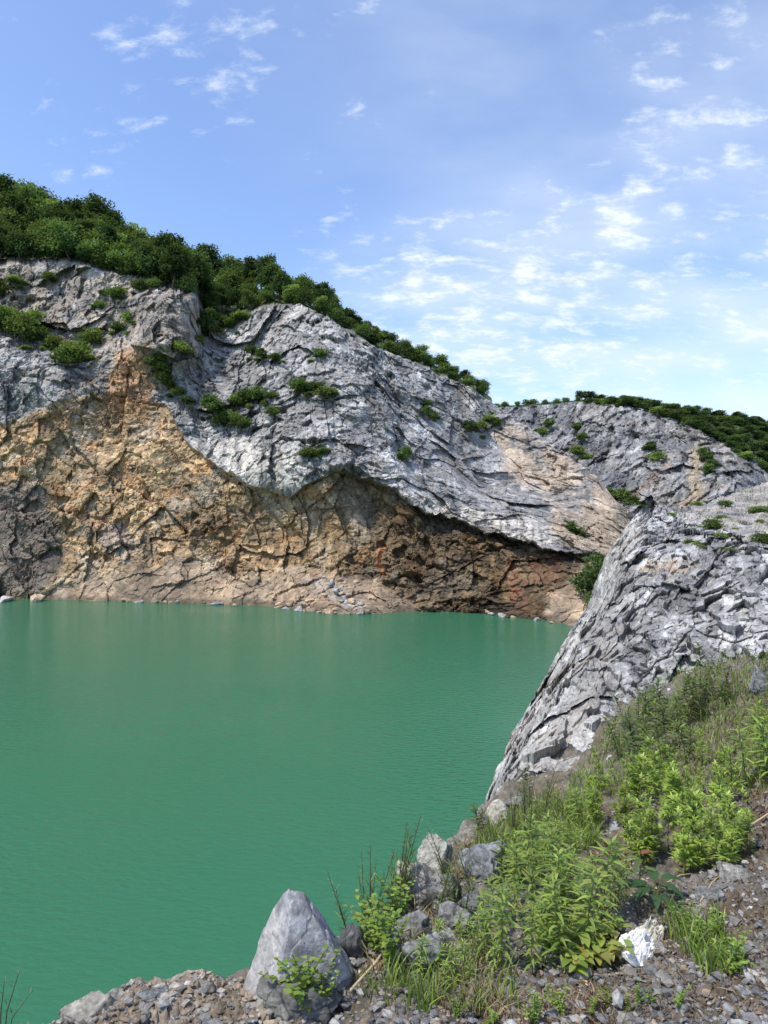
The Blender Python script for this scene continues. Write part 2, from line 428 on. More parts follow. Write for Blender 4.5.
def build_cliff():
    xs = np.arange(-320, 721, 1.05); n_c = len(xs)
    yw, yc, ysk = (np.interp(xs, a, b) for a, b in ((WATER_X, WATER_Y), (CREST_X, CREST_Y), (SKY_X, SKY_Y)))
    jag = 3.0 * fbm(np.stack([xs / 23, xs * 0, xs * 0], -1), 4, 91)
    yc = yc + jag
    ysk = np.minimum(ysk, yc - 1.5)
    n_r, n_b = 360, 60
    v = np.linspace(0, 1, n_r)
    Y = lerp((yw + 9)[None], yc[None], v[:, None]); X = np.repeat(xs[None], n_r, 0)
    base = CLIFF_TPS(X, Y)
    ye = np.interp(xs, [p[0] for p in EDGE], [p[1] for p in EDGE])
    ed = ye + 9 * fbm(np.stack([xs / 26, xs * 0 + 3, xs * 0], -1), 5, 5, .62)
    below = sstep(-1.0, 2.5, Y - ed[None]) * np.clip(1 - (Y - ed[None]) / (yw - ed)[None], 0, 1) ** 1.3
    depth_step = np.interp(xs, [-320, 60, 160, 220, 330, 400, 540, 600, 720], [0.0, 0.0, 0.9, 2.2, 2.6, 3.4, 4.4, 2.0, 1])
    D = np.exp(base) + below * depth_step[None]
    xl = np.interp(Y, [330, 345, 400, 470, 500], [366, 372, 382, 398, 402]) + 16 * fbm(np.stack([X / 60, Y / 28, X * 0], -1).reshape(-1, 3), 4, 95).reshape(X.shape); dx = X - xl     # crease where the right face steps back behind the buttress
    D += 3.2 * sstep(-4, 16, dx) * np.exp(-np.clip(dx, 0, None) / 55) * sstep(335, 360, Y) * sstep(500, 470, Y)
    dx = X - np.interp(Y, [290, 350], [196, 200])                                              # right edge of the pinnacle
    D += 6.0 * sstep(0, 3, dx) * np.exp(-np.clip(dx, 0, None) / 40) * sstep(362, 335, Y)
    D -= 3.0 * sstep(60, 10, np.abs(X - 172)) * sstep(285, 300, Y) * sstep(375, 340, Y)
    P = unproj(X, Y, D).reshape(-1, 3)
    # broken, bedded rock: joints at four sizes, drawn out along the dip of the beds
    R = rot_to((0.62, 0.28, -0.73))
    W = P + .7 * np.stack([fbm(P / 5, 3, 11), fbm(P / 5, 3, 12), fbm(P / 5, 3, 13)], -1)
    W = W + .22 * np.stack([fbm(P / 1.2, 3, 14), fbm(P / 1.2, 3, 15), fbm(P / 1.2, 3, 16)], -1)
    Q = W @ R.T * np.array([0.8, 1.0, 1.0])
    f0, e0, r0 = facets(Q / 15.0, 20); f1, e1, r1 = facets(Q / 6.5, 21); f2, e2, r2 = facets(Q / 2.6, 22); f3, e3, r3 = facets(Q / 1.0, 23); f4, e4, r4 = facets(Q / 0.42, 24)
    crag = fbm(Q / 4.5, 5, 25, .55, True)
    x1, y1 = X.ravel(), Y.ravel()
    nz = fbm(P / 3.0, 4, 31); nz2 = fbm(P / 9.0, 4, 32); nf = fbm(P / 0.7, 3, 33)
    wx, wy = x1 + 14 * nz2 + 9 * nz, y1 + 14 * fbm(P / 9.0, 4, 34) + 9 * fbm(P / 3.0, 4, 35)
    pm = lambda poly, soft: sstep(-soft, soft, poly_sd(wx, wy, poly))
    brown = sstep(-2.5, 3.5, y1 - np.repeat(ed[None], n_r, 0).ravel() + 4 * nz)
    talus = np.maximum(pm([(60, 586), (110, 572), (180, 564), (240, 578), (300, 566), (350, 572), (420, 600), (420, 640), (20, 640), (40, 594)], 6),
                       pm([(600, 545), (640, 545), (640, 640), (548, 640), (545, 610), (575, 575)], 5))
    spur = pm([(488, 420), (520, 428), (575, 462), (600, 482), (640, 518), (640, 552), (585, 552), (560, 545), (545, 500), (512, 478), (500, 450)], 7)
    amp = (1 - 0.55 * talus) * (1 - .15 * brown); amp = amp * (1 - 0.4 * spur)
    slab = np.maximum(pm([(402, 360), (490, 405), (540, 470), (560, 545), (480, 530), (408, 490)], 10), .8 * pm([(188, 436), (300, 440), (296, 494), (255, 490), (215, 462)], 8))
    rough = amp * (1 - .45 * slab) * (0.65 + .7 * sstep(-.2, .25, fbm(P / 14, 3, 36)))
    disp = amp * (2.6 * f0 + 1.7 * f1) + rough * (1.15 * f2 + 0.50 * f3 + .22 * f4 + .2 * nz + .25 * crag) + 0.10 * nf + (3.0 - 1.9 * sstep(330, 440, y1) * sstep(330, 220, x1)) * nz2 * (1 - talus * .5)
    disp -= rough * (0.25 * sstep(0.10, 0.0, e2) * sstep(-.1, .2, nz) + 0.10 * sstep(0.12, 0.0, e3) + 0.22 * sstep(.05, 0, e1) * sstep(-.1, .2, nz2))
    fade = sstep(0.0, 0.05, (np.repeat(v[:, None], n_c, 1)).ravel()) * 0.8 + 0.2
    P = P * 1.0
    ray = np.stack([P[:, 0], P[:, 1], P[:, 2] - CAMZ], -1); ray /= np.linalg.norm(ray, axis=1)[:, None]
    P -= ray * (disp * fade)[:, None]
    P[:, 2] += (0.4 * f2 + 0.25 * f3) * rough * sstep(0.02, .1, np.repeat(v[:, None], n_c, 1).ravel())
    # mineral colour, with overhang shade painted into the brown wall
    g = 0.25 * np.exp(0.8 * nz2 + 0.65 * nz + .35 * (r2 - .5) + .45 * (r3 - .5) + .4 * (r4 - .5) + .4 * nf)
    C = g[:, None] * np.array([[1.03, 1.0, 0.94]])
    C = tint_list(C, 0.85 * pm([(-330, 240), (0, 262), (110, 268), (205, 296), (200, 345), (160, 380), (110, 385), (60, 350), (0, 330), (-330, 330)], 8) * sstep(-.45, .1, nz), (0.33, 0.27, 0.205))
    pin = pm([(138, 284), (197, 300), (202, 345), (185, 372), (150, 368), (132, 330)], 5)
    pst = fbm(np.stack([x1 / 4.0 + y1 / 60, y1 / 55.0, x1 * 0], -1), 4, 47)
    C = tint_list(C, .7 * pin * sstep(-.3, .1, pst), (0.27, 0.225, 0.185)); C = tint_list(C, .7 * pin * sstep(.05, .25, -pst), (0.09, 0.08, 0.07))
    run = fbm(np.stack([x1 / 3.6 + y1 / 40, y1 / 46.0, x1 * 0 + 4], -1), 4, 48)      # run-off stains down the face
    zone = sstep(-.15, .2, fbm(P / 11, 3, 49))
    C = tint_list(C, .5 * zone * sstep(.06, .28, run), (0.13, 0.125, 0.12)); C = tint_list(C, .5 * zone * sstep(.06, .28, -run), (0.42, 0.405, 0.37))
    pale = pm([(-330, 335), (0, 336), (50, 365), (100, 392), (70, 412), (0, 432), (-330, 440)], 6)
    C = tint_list(C, 0.6 * pale * sstep(-.3, .2, nz2 + nz * .5), (0.34, 0.32, 0.285))
    streak = fbm(np.stack([x1 / 5.0, y1 / 60.0, x1 * 0], -1), 4, 41)
    whitish = np.maximum(pm([(185, 436), (235, 440), (300, 446), (292, 492), (255, 490), (215, 462)], 6), pm([(395, 488), (450, 500), (520, 515), (560, 535), (545, 549), (480, 530), (410, 508)], 5))
    vein = fbm(P @ R.T * np.array([0.25, 0.9, 0.9]) / 1.2, 4, 42)
    C = tint_list(C, 0.6 * sstep(.16, .34, vein) * (1 - brown), (0.42, 0.41, 0.39))
    C = tint_list(C, 0.45 * sstep(.12, .34, -vein) * (1 - brown), (0.12, 0.12, 0.12))
    C = tint_list(C, 0.5 * sstep(.08, .3, fbm(P / 7, 4, 46)) * (1 - brown), (0.22, 0.19, 0.155))
    C = tint_list(C, whitish * sstep(-.35, .05, streak) * 0.85, (0.47, 0.435, 0.37))
    C = tint_list(C, whitish * sstep(.05, .3, -streak) * 0.55, (0.15, 0.14, 0.13))
    ochre = np.array([0.36, 0.252, 0.135]); bv = (0.9 + .8 * nz + 0.6 * nz2 + 0.35 * (r1 - .5) + 0.35 * (r2 - .5) + .3 * (r3 - .5))[:, None]
    CB = ochre[None] * bv
    CB = tint_list(CB, 0.8 * sstep(-.05, .30, fbm(P / 5.5, 4, 43)), (0.37, 0.305, 0.215))
    CB = tint_list(CB, 0.6 * sstep(.10, .3, fbm(P / 2.2, 4, 44)), (0.17, 0.125, 0.085))
    CB = tint_list(CB, 0.5 * sstep(.10, .28, fbm(P / 3.4, 4, 45)), (0.36, 0.19, 0.075))
    CB *= (1 - 0.58 * sstep(300, 400, wx + 18 * nz) * (1 - talus * .8))[:, None]  # shade under the overhang, put into the colour of the right wall
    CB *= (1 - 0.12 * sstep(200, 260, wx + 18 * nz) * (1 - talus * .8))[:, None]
    CB *= np.exp(.5 * (r4 - .5) + .4 * nf)[:, None]
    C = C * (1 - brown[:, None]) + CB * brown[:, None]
    C = tint_list(C, 0.85 * pm([(-30, 500), (15, 478), (45, 490), (62, 540), (50, 580), (30, 596), (-30, 596)], 7), (0.135, 0.115, 0.095))
    C = tint_list(C, 0.6 * pm([(96, 528), (120, 520), (140, 545), (130, 560), (100, 555)], 6), (0.22, 0.2, 0.19))
    C = tint_list(C, 0.85 * pm([(116, 352), (143, 345), (155, 385), (148, 415), (118, 410), (108, 380)], 7), (0.42, 0.245, 0.12))
    C = tint_list(C, 0.7 * pm([(45, 395), (75, 380), (130, 392), (170, 402), (150, 425), (70, 412)], 6) * sstep(-.2, .2, nz), (0.20, 0.12, 0.06))
    C = tint_list(C, 0.85 * pm([(500, 570), (515, 560), (527, 585), (535, 612), (512, 612), (508, 590)], 4) * .8 * sstep(-.2, .2, nf + nz), (0.20, 0.085, 0.05))
    C = tint_list(C, 0.35 * pm([(525, 550), (560, 552), (560, 590), (535, 585)], 5), (0.15, 0.06, 0.035))
    C = tint_list(C, 0.75 * pm([(376, 545), (384, 545), (386, 575), (379, 577)], 2.5), (0.40, 0.17, 0.07))
    C = tint_list(C, 0.7 * talus, (0.25, 0.195, 0.14))
    C = C * (1 + (0.5 * nz + .35 * nf) * talus)[:, None]
    C = tint_list(C, 0.55 * sstep(590, 575, y1) * 0 + 0.8 * pm([(300, 575), (325, 570), (345, 590), (365, 606), (345, 612), (320, 590)], 3) * sstep(-.1, .1, nf), (0.29, 0.28, 0.265))
    C = tint_list(C, 0.92 * spur * sstep(-.45, .05, nz2 + nz * .6 + .3 * nf), (0.43, 0.34, 0.25))
    C = tint_list(C, 0.55 * spur * sstep(500, 525, y1) * sstep(525, 560, x1), (0.34, 0.27, 0.18))
    cov = np.zeros(len(x1))
    for (lx, ly, ls, _l) in LEDGE: cov = np.maximum(cov, sstep(1.0, .25, np.hypot((x1 - lx) / (13 * ls), (y1 - ly + 3) / (8 * ls)) + .9 * nz + .6 * nf))
    C = tint_list(C, .85 * cov, (0.085, 0.11, 0.035))
    # wet, dark tide mark just over the water
    C = C * lerp(0.55, 1.0, sstep(0.35, 0.9, P[:, 2] + .25 * nz))[:, None]
    V = P.reshape(n_r, n_c, 3); C = C.reshape(n_r, n_c, 3)
    # hill top behind the crest, climbing to the skyline and then falling away
    top_d = np.sqrt(V[-1, :, 0] ** 2 * 0 + V[-1, :, 1] ** 2)
    rows, cols = [], []
    top_y = CY - (V[-1, :, 2] - CAMZ) / V[-1, :, 1] * F
    top_x = CX + V[-1, :, 0] / V[-1, :, 1] * F
    for k in range(1, n_b + 1):
        t = k / n_b
        if t < 0.7:
            q = t / 0.7; yy = lerp(top_y, np.where(top_x > 492, top_y + 4, np.minimum(ysk, top_y - 1)), q); dd = lerp(top_d, top_d + 10 + np.maximum(top_y - ysk, 0) * 0.42, q)
        else:
            q = (t - 0.7) / 0.3; dd = top_d + 10 + np.maximum(top_y - ysk, 0) * 0.42 + q * 60; yy = np.where(top_x > 492, top_y + 4, np.minimum(ysk, top_y - 1)) + q * 25
        p = unproj(top_x, yy, dd); p[:, 2] += 0.8 * fbm(p / 4, 3, 51) * min(1, t * 8)
        rows.append(p)
        g2 = fbm(p / 3, 3, 52)[:, None]
        wood = (min(1, t * 6) * sstep(500, 485, top_x))[:, None]
        cols.append(np.array([[0.050, 0.075, 0.022]]) * (1 + g2) * wood + C[-1] * (1 - wood))
    V = np.concatenate([V, np.stack(rows)]); C = np.concatenate([C, np.stack(cols)])
    C = np.clip(C, 0.012, 0.6)
    me = mesh_np('cliff', V.reshape(-1, 3), [grid_faces(n_r + n_b, n_c)], C.reshape(-1, 3), False)
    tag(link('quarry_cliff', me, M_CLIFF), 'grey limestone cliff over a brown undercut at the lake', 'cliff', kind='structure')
    return V, xs, n_r, n_b


CLIFF_V, CLIFF_XS, CLIFF_NR, CLIFF_NB = build_cliff()
_cw = CLIFF_V.reshape(-1, 3)
_cpx = np.stack([CX + _cw[:, 0] / _cw[:, 1] * F, CY - (_cw[:, 2] - CAMZ) / _cw[:, 1] * F], -1)


def on_cliff(px, py):
    d = ((_cpx - np.array([px, py])) ** 2).sum(-1)
    m = np.where(d < 9)[0]
    k = m[np.argmin(_cw[m, 1])] if len(m) else np.argmin(d)
    return Vector(_cw[k])


# ------------------------------------------------------------------ far hillside
FCX = [430, 470, 500, 540, 600, 640, 690, 720, 768, 900, 1100]
FCY = [416, 411, 409, 405, 402, 408, 426, 442, 474, 500, 520]
FSX = [430, 500, 590, 640, 680, 720, 768, 900, 1100]
FSY = [412, 407, 399, 405, 412, 417, 424, 432, 440]


def build_far():
    xs = np.arange(430, 1100, 1.3); n_c = len(xs)
    yc = np.interp(xs, FCX, FCY) + 2.5 * fbm(np.stack([xs / 17, xs * 0, xs * 0], -1), 4, 191)
    ysk = np.minimum(np.interp(xs, FSX, FSY), yc - 1)
    n_r, n_b = 150, 40
    v = np.linspace(0, 1, n_r)
    Y = lerp(560 + xs * 0, yc, v[:, None]); X = np.repeat(xs[None], n_r, 0)
    pts = [(430, 560, 185), (430, 412, 235), (540, 540, 185), (540, 404, 240), (600, 500, 190), (600, 450, 215), (600, 402, 235), (690, 540, 170), (690, 490, 185), (690, 425, 225), (640, 450, 205),
           (740, 480, 185), (768, 470, 210), (900, 560, 150), (900, 500, 190), (1100, 560, 140), (1100, 520, 180)]
    T = TPS([(a, b) for a, b, _ in pts], [math.log(c) for *_, c in pts], 100, 0.002)
    P = unproj(X, Y, np.exp(T(X, Y))).reshape(-1, 3)
    R = rot_to((0.5, 0.35, 0.75))
    W = P + 2.5 * np.stack([fbm(P / 9, 3, 111), fbm(P / 9, 3, 112), fbm(P / 9, 3, 113)], -1)
    Q = W @ R.T * np.array([0.45, 1, 1])
    f1, e1, r1 = facets(Q / 11, 121); f2, e2, r2 = facets(Q / 4, 122); f3, e3, r3 = facets(Q / 1.7, 123)
    nz = fbm(P / 6, 4, 131); nz2 = fbm(P / 20, 4, 132)
    disp = 5.0 * f1 + 2.0 * f2 + .9 * f3 + 5 * nz2 + .6 * nz + 1.2 * fbm(Q / 8, 5, 125, .55, True) - 0.4 * sstep(.1, 0, e2) - 0.25 * sstep(.1, 0, e3)
    ray = P - np.array([0, 0, CAMZ]); ray /= np.linalg.norm(ray, axis=1)[:, None]
    P = P - ray * disp[:, None]
    P[:, 2] += (f2 + .5 * f3) * .7
    x1, y1 = X.ravel() + 8 * nz, Y.ravel() + 8 * nz2
    g = 0.235 * np.exp(.9 * nz2 + .7 * nz + .45 * (r2 - .5) + .5 * (r3 - .5))
    C = g[:, None] * np.array([[1.0, 1.0, 0.97]])
    C = tint_list(C, .6 * sstep(.0, .3, fbm(P / 16, 4, 148)), (0.30, 0.265, 0.215))
    fst = fbm(np.stack([x1 / 5 + y1 / 25, y1 / 40.0, x1 * 0], -1), 4, 147)
    C = tint_list(C, .6 * sstep(.02, .25, fst), (0.08, 0.08, 0.08)); C = tint_list(C, .5 * sstep(.08, .3, -fst), (0.33, 0.32, 0.30))
    C = tint_list(C, 0.7 * sstep(-4, 4, poly_sd(x1, y1, [(690, 445), (704, 442), (700, 480), (705, 520), (665, 520), (690, 490)])), (0.40, 0.32, 0.21))
    C = tint_list(C, 0.5 * sstep(-3, 3, poly_sd(x1, y1, [(625, 495), (655, 470), (672, 455), (668, 470), (640, 495)])), (0.30, 0.22, 0.17))
    V = P.reshape(n_r, n_c, 3); C = C.reshape(n_r, n_c, 3)
    td = V[-1, :, 1]; ty = CY - (V[-1, :, 2] - CAMZ) / td * F; tx = CX + V[-1, :, 0] / td * F
    rows, cols = [], []
    for k in range(1, n_b + 1):
        t = k / n_b
        if t < .7:
            q = t / .7; yy = lerp(ty, np.minimum(ysk, ty - .8), q); dd = lerp(td, td + 12 + (ty - ysk) * 0.9, q)
        else:
            q = (t - .7) / .3; yy = np.minimum(ysk, ty - .8) + q * 14; dd = td + 12 + (ty - ysk) * .9 + 80 * q
        p = unproj(tx, yy, dd); p[:, 2] += fbm(p / 6, 3, 151) * min(1, t * 6); rows.append(p)
        cols.append(np.array([[0.05, 0.075, 0.025]]) * np.ones((n_c, 1)) * min(1, t * 6) + C[-1] * (1 - min(1, t * 6)))
    V = np.concatenate([V, np.stack(rows)]); C = np.clip(np.concatenate([C, np.stack(cols)]), .012, .6)
    me = mesh_np('far_hillside', V.reshape(-1, 3), [grid_faces(n_r + n_b, n_c)], C.reshape(-1, 3), False)
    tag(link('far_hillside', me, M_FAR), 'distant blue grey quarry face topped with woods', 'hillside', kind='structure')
    return V, n_r, n_b


FAR_V, FAR_NR, FAR_NB = build_far()
_fw = FAR_V.reshape(-1, 3)
_fpx = np.stack([CX + _fw[:, 0] / _fw[:, 1] * F, CY - (_fw[:, 2] - CAMZ) / _fw[:, 1] * F], -1)


def on_far(px, py):
    d = ((_fpx - np.array([px, py])) ** 2).sum(-1)
    return Vector(_fw[np.argmin(d)])


# ------------------------------------------------------------------ water and lake bed
def build_water():
    m, nt, N, L, out = new_mat('water')
    b = N.new('ShaderNodeBsdfPrincipled')
    b.inputs['Roughness'].default_value = 0.10; b.inputs['IOR'].default_value = 1.33; b.inputs['Specular IOR Level'].default_value = 0.27
    g = N.new('ShaderNodeNewGeometry')
    n0 = N.new('ShaderNodeTexNoise'); n0.inputs['Scale'].default_value = 0.035; n0.inputs['Detail'].default_value = 3
    L.new(g.outputs['Position'], n0.inputs['Vector'])
    mx = N.new('ShaderNodeMix'); mx.data_type = 'RGBA'
    mx.inputs[6].default_value = (0.026, 0.120, 0.061, 1); mx.inputs[7].default_value = (0.040, 0.146, 0.075, 1)
    L.new(n0.outputs[0], mx.inputs[0]); L.new(mx.outputs[2], b.inputs['Base Color'])
    mp = N.new('ShaderNodeMapping'); mp.inputs['Rotation'].default_value = (0, 0, math.radians(24)); mp.inputs['Scale'].default_value = (1.0, 2.4, 1.0)
    L.new(g.outputs['Position'], mp.inputs[0])
    n1 = N.new('ShaderNodeTexNoise'); n1.inputs['Scale'].default_value = 2.0; n1.inputs['Detail'].default_value = 4; n1.inputs['Roughness'].default_value = 0.5
    n1.inputs['Distortion'].default_value = 0.4
    L.new(mp.outputs[0], n1.inputs['Vector'])
    n3 = N.new('ShaderNodeTexNoise'); n3.inputs['Scale'].default_value = 0.05; n3.inputs['Detail'].default_value = 2   # patches the breeze ruffles
    L.new(g.outputs['Position'], n3.inputs['Vector'])
    mr = N.new('ShaderNodeMapRange'); mr.inputs[1].default_value = .35; mr.inputs[2].default_value = .65; mr.inputs[3].default_value = .25; mr.inputs[4].default_value = 1
    L.new(n3.outputs[0], mr.inputs[0])
    bp = N.new('ShaderNodeBump'); bp.inputs['Distance'].default_value = 0.10
    ml = N.new('ShaderNodeMath'); ml.operation = 'MULTIPLY'; ml.inputs[1].default_value = 1.0
    L.new(mr.outputs[0], ml.inputs[0]); L.new(ml.outputs[0], bp.inputs['Strength'])
    L.new(n1.outputs[0], bp.inputs['Height']); L.new(bp.outputs[0], b.inputs['Normal'])
    L.new(b.outputs[0], out.inputs[0])
    V = np.array([(-900, -300, 0), (900, -300, 0), (900, 260, 0), (-900, 260, 0)], float)
    tag(link('water', mesh_np('water', V, [np.array([[0, 1, 2, 3]])]), m), 'still opaque jade green quarry lake', 'lake', kind='structure')
    V = np.array([(-4000, -4000, -6), (4000, -4000, -6), (4000, 4000, -6), (-4000, 4000, -6)], float)
    tag(link('terrain', mesh_np('terrain', V, [np.array([[0, 1, 2, 3]])], np.full((4, 3), .1)), M_GROUND), 'lake bed and land beyond', 'terrain', kind='structure')


build_water()

# ------------------------------------------------------------------ near bank
GP = [(60, 1024, -1.78), (140, 1003, -1.76), (245, 988, -1.76), (350, 1000, -1.72), (350, 935, -1.84), (540, 1024, -1.6), (768, 1024, -1.5), (540, 970, -1.7), (768, 900, -1.55), (400, 900, -1.95), (430, 870, -2.06), (470, 830, -2.3),
      (495, 800, -2.6), (600, 860, -1.97), (680, 860, -1.85), (768, 800, -1.65), (600, 780, -2.4), (560, 765, -2.6), (650, 740, -2.25), (768, 720, -1.78), (620, 715, -2.35), (690, 672, -2.0), (768, 652, -1.65),
      (900, 650, -1.2), (900, 1024, -1.35), (1100, 800, -1.1), (540, 1500, -1.6), (0, 1500, -1.75), (1200, 1500, -1.45), (-300, 1200, -1.8), (300, 1200, -1.7), (900, 590, -1.1), (700, 600, -2.2), (1200, 600, -0.8), (480, 760, -3.3)]


def _gw(p):
    d = -p[2] * F / (p[1] - CY)
    return ((p[0] - CX) / F * d, d, p[2])


_gp = [_gw(p) for p in GP]
GROUND_TPS = TPS([(a, b) for a, b, _ in _gp], [c for *_, c in _gp], 1.0, 0.002)
BANK = [_gw(p)[:2] for p in [(-700, 1330, -1.85), (-300, 1140, -1.82), (-60, 1050, -1.8), (15, 1002, -1.77), (95, 972, -1.76), (245, 960, -1.76), (335, 940, -1.82), (350, 925, -1.84), (392, 893, -1.93), (425, 858, -2.08), (455, 830, -2.28), (488, 800, -2.6)]]
BANK += [(BANK[-1][0] + .75, BANK[-1][1] + 2.0), (BANK[-1][0] + 2.7, BANK[-1][1] + 6), (20, 20), (30, -8), (-6, -8)]
EXPO = np.array([0, 0, CAMZ])


def ground_z(X, Y):
    """height of the bank; outside its edge it falls away to the water"""
    X, Y = np.asarray(X, float), np.asarray(Y, float)
    z = GROUND_TPS(X, Y)
    z = np.clip(z, -3.4, -0.4)
    sd_ = poly_sd(X, Y, BANK) + 0.10 * perlin(np.stack([X * 2.2, Y * 2.2, X * 0], -1).reshape(-1, 3), 61).reshape(X.shape) + 0.05 * perlin(np.stack([X * 8, Y * 8, X * 0], -1).reshape(-1, 3), 62).reshape(X.shape)
    drop = np.clip(-sd_, 0, None)
    z = z - drop * 2.6 - 0.06 * sstep(0.10, 0.0, sd_)
    return np.maximum(CAMZ + z, -1.5)


def ground_disp(P):
    f1, e1, r1 = facets(P / 0.16, 71); f2, e2, r2 = facets(P / 0.05, 72)
    nz = fbm(P / 0.5, 4, 73); nf = fbm(P / .08, 3, 74)
    steep = sstep(0.02, 0.25, -poly_sd(P[:, 0], P[:, 1], BANK) + .1)
    return 0.08 * nz + (0.03 + .06 * steep) * f1 + 0.022 * f2 + 0.03 * nf, f1, r1, r2, nz, nf, steep


def on_ground(px, py):
    d = np.geomspace(0.9, 15, 500)
    X = (px - CX) / F * d; zr = CAMZ - (py - CY) / F * d
    g = ground_z(X, d)
    k = np.argmax(zr < g)
    if zr[k] >= g[k]: k = len(d) - 1
    return Vector((X[k], d[k], g[k] + ground_disp(np.array([[X[k], d[k], g[k]]]))[0][0]))


def on_ground_many(px, py):
    d = np.geomspace(1.0, 14, 260)
    px = np.asarray(px)[:, None]; py = np.asarray(py)[:, None]
    X = (px - CX) / F * d[None]; zr = CAMZ - (py - CY) / F * d[None]
    g = ground_z(X, np.broadcast_to(d, X.shape))
    hit = zr < g; k = hit.argmax(1); i = np.arange(len(k))
    Q = np.stack([X[i, k], d[k], g[i, k]], -1); Q[:, 2] += ground_disp(Q)[0]
    return Q, hit.any(1)


def build_ground():
    px = np.concatenate([np.arange(-700, -60, 8), np.arange(-60, 800, 1.5), np.arange(800, 1500, 8)])
    d = np.geomspace(0.55, 15, 430)
    X = (px[None] - CX) / F * d[:, None]; Yd = np.repeat(d[:, None], len(px), 1)
    Z = ground_z(X, Yd)
    P = np.stack([X, Yd, Z], -1).reshape(-1, 3)
    dz, f1, r1, r2, nz, nf, steep = ground_disp(P)
    P[:, 2] += dz + .012 * fbm(P / .025, 3, 76)
    P[:, 0] -= .08 * f1 * steep
    soil = np.array([0.125, 0.098, 0.066]); grey = np.array([0.20, 0.19, 0.172])
    C = lerp(soil[None], grey[None], (sstep(-.2, .25, fbm(P / 0.35, 4, 75)) * 0.7)[:, None])
    pxv = CX + P[:, 0] / P[:, 1] * F
    C = tint_list(C, 0.75 * sstep(330, 200, pxv + 30 * nz) * sstep(-.4, .2, nz), (0.30, 0.235, 0.165))
    C = tint_list(C, 0.55 * sstep(4.5, 6.5, P[:, 1] + nz), (0.17, 0.145, 0.105))
    C = tint_list(C, 0.8 * steep, (0.33, 0.31, 0.28))
    C *= (1 + 0.5 * (r2 - .5) + .3 * (r1 - .5))[:, None]
    me = mesh_np('ground', P, [grid_faces(len(d), len(px))], np.clip(C, .02, .6))
    tag(link('ground', me, M_GROUND), 'gravelly brown bank sloping to the lake edge', 'ground', kind='structure')


build_ground()

# ------------------------------------------------------------------ grey rock ridge beside the water
SIL_Y = [470, 500, 513, 528, 560, 600, 645, 690, 745, 790, 850]
SIL_X = [655, 648, 640, 626, 603, 590, 561, 539, 507, 489, 470]
RTX = [600, 640, 665, 700, 735, 768, 830, 900, 1100]
RTY = [513, 512, 509, 503, 490, 480, 462, 446, 400]


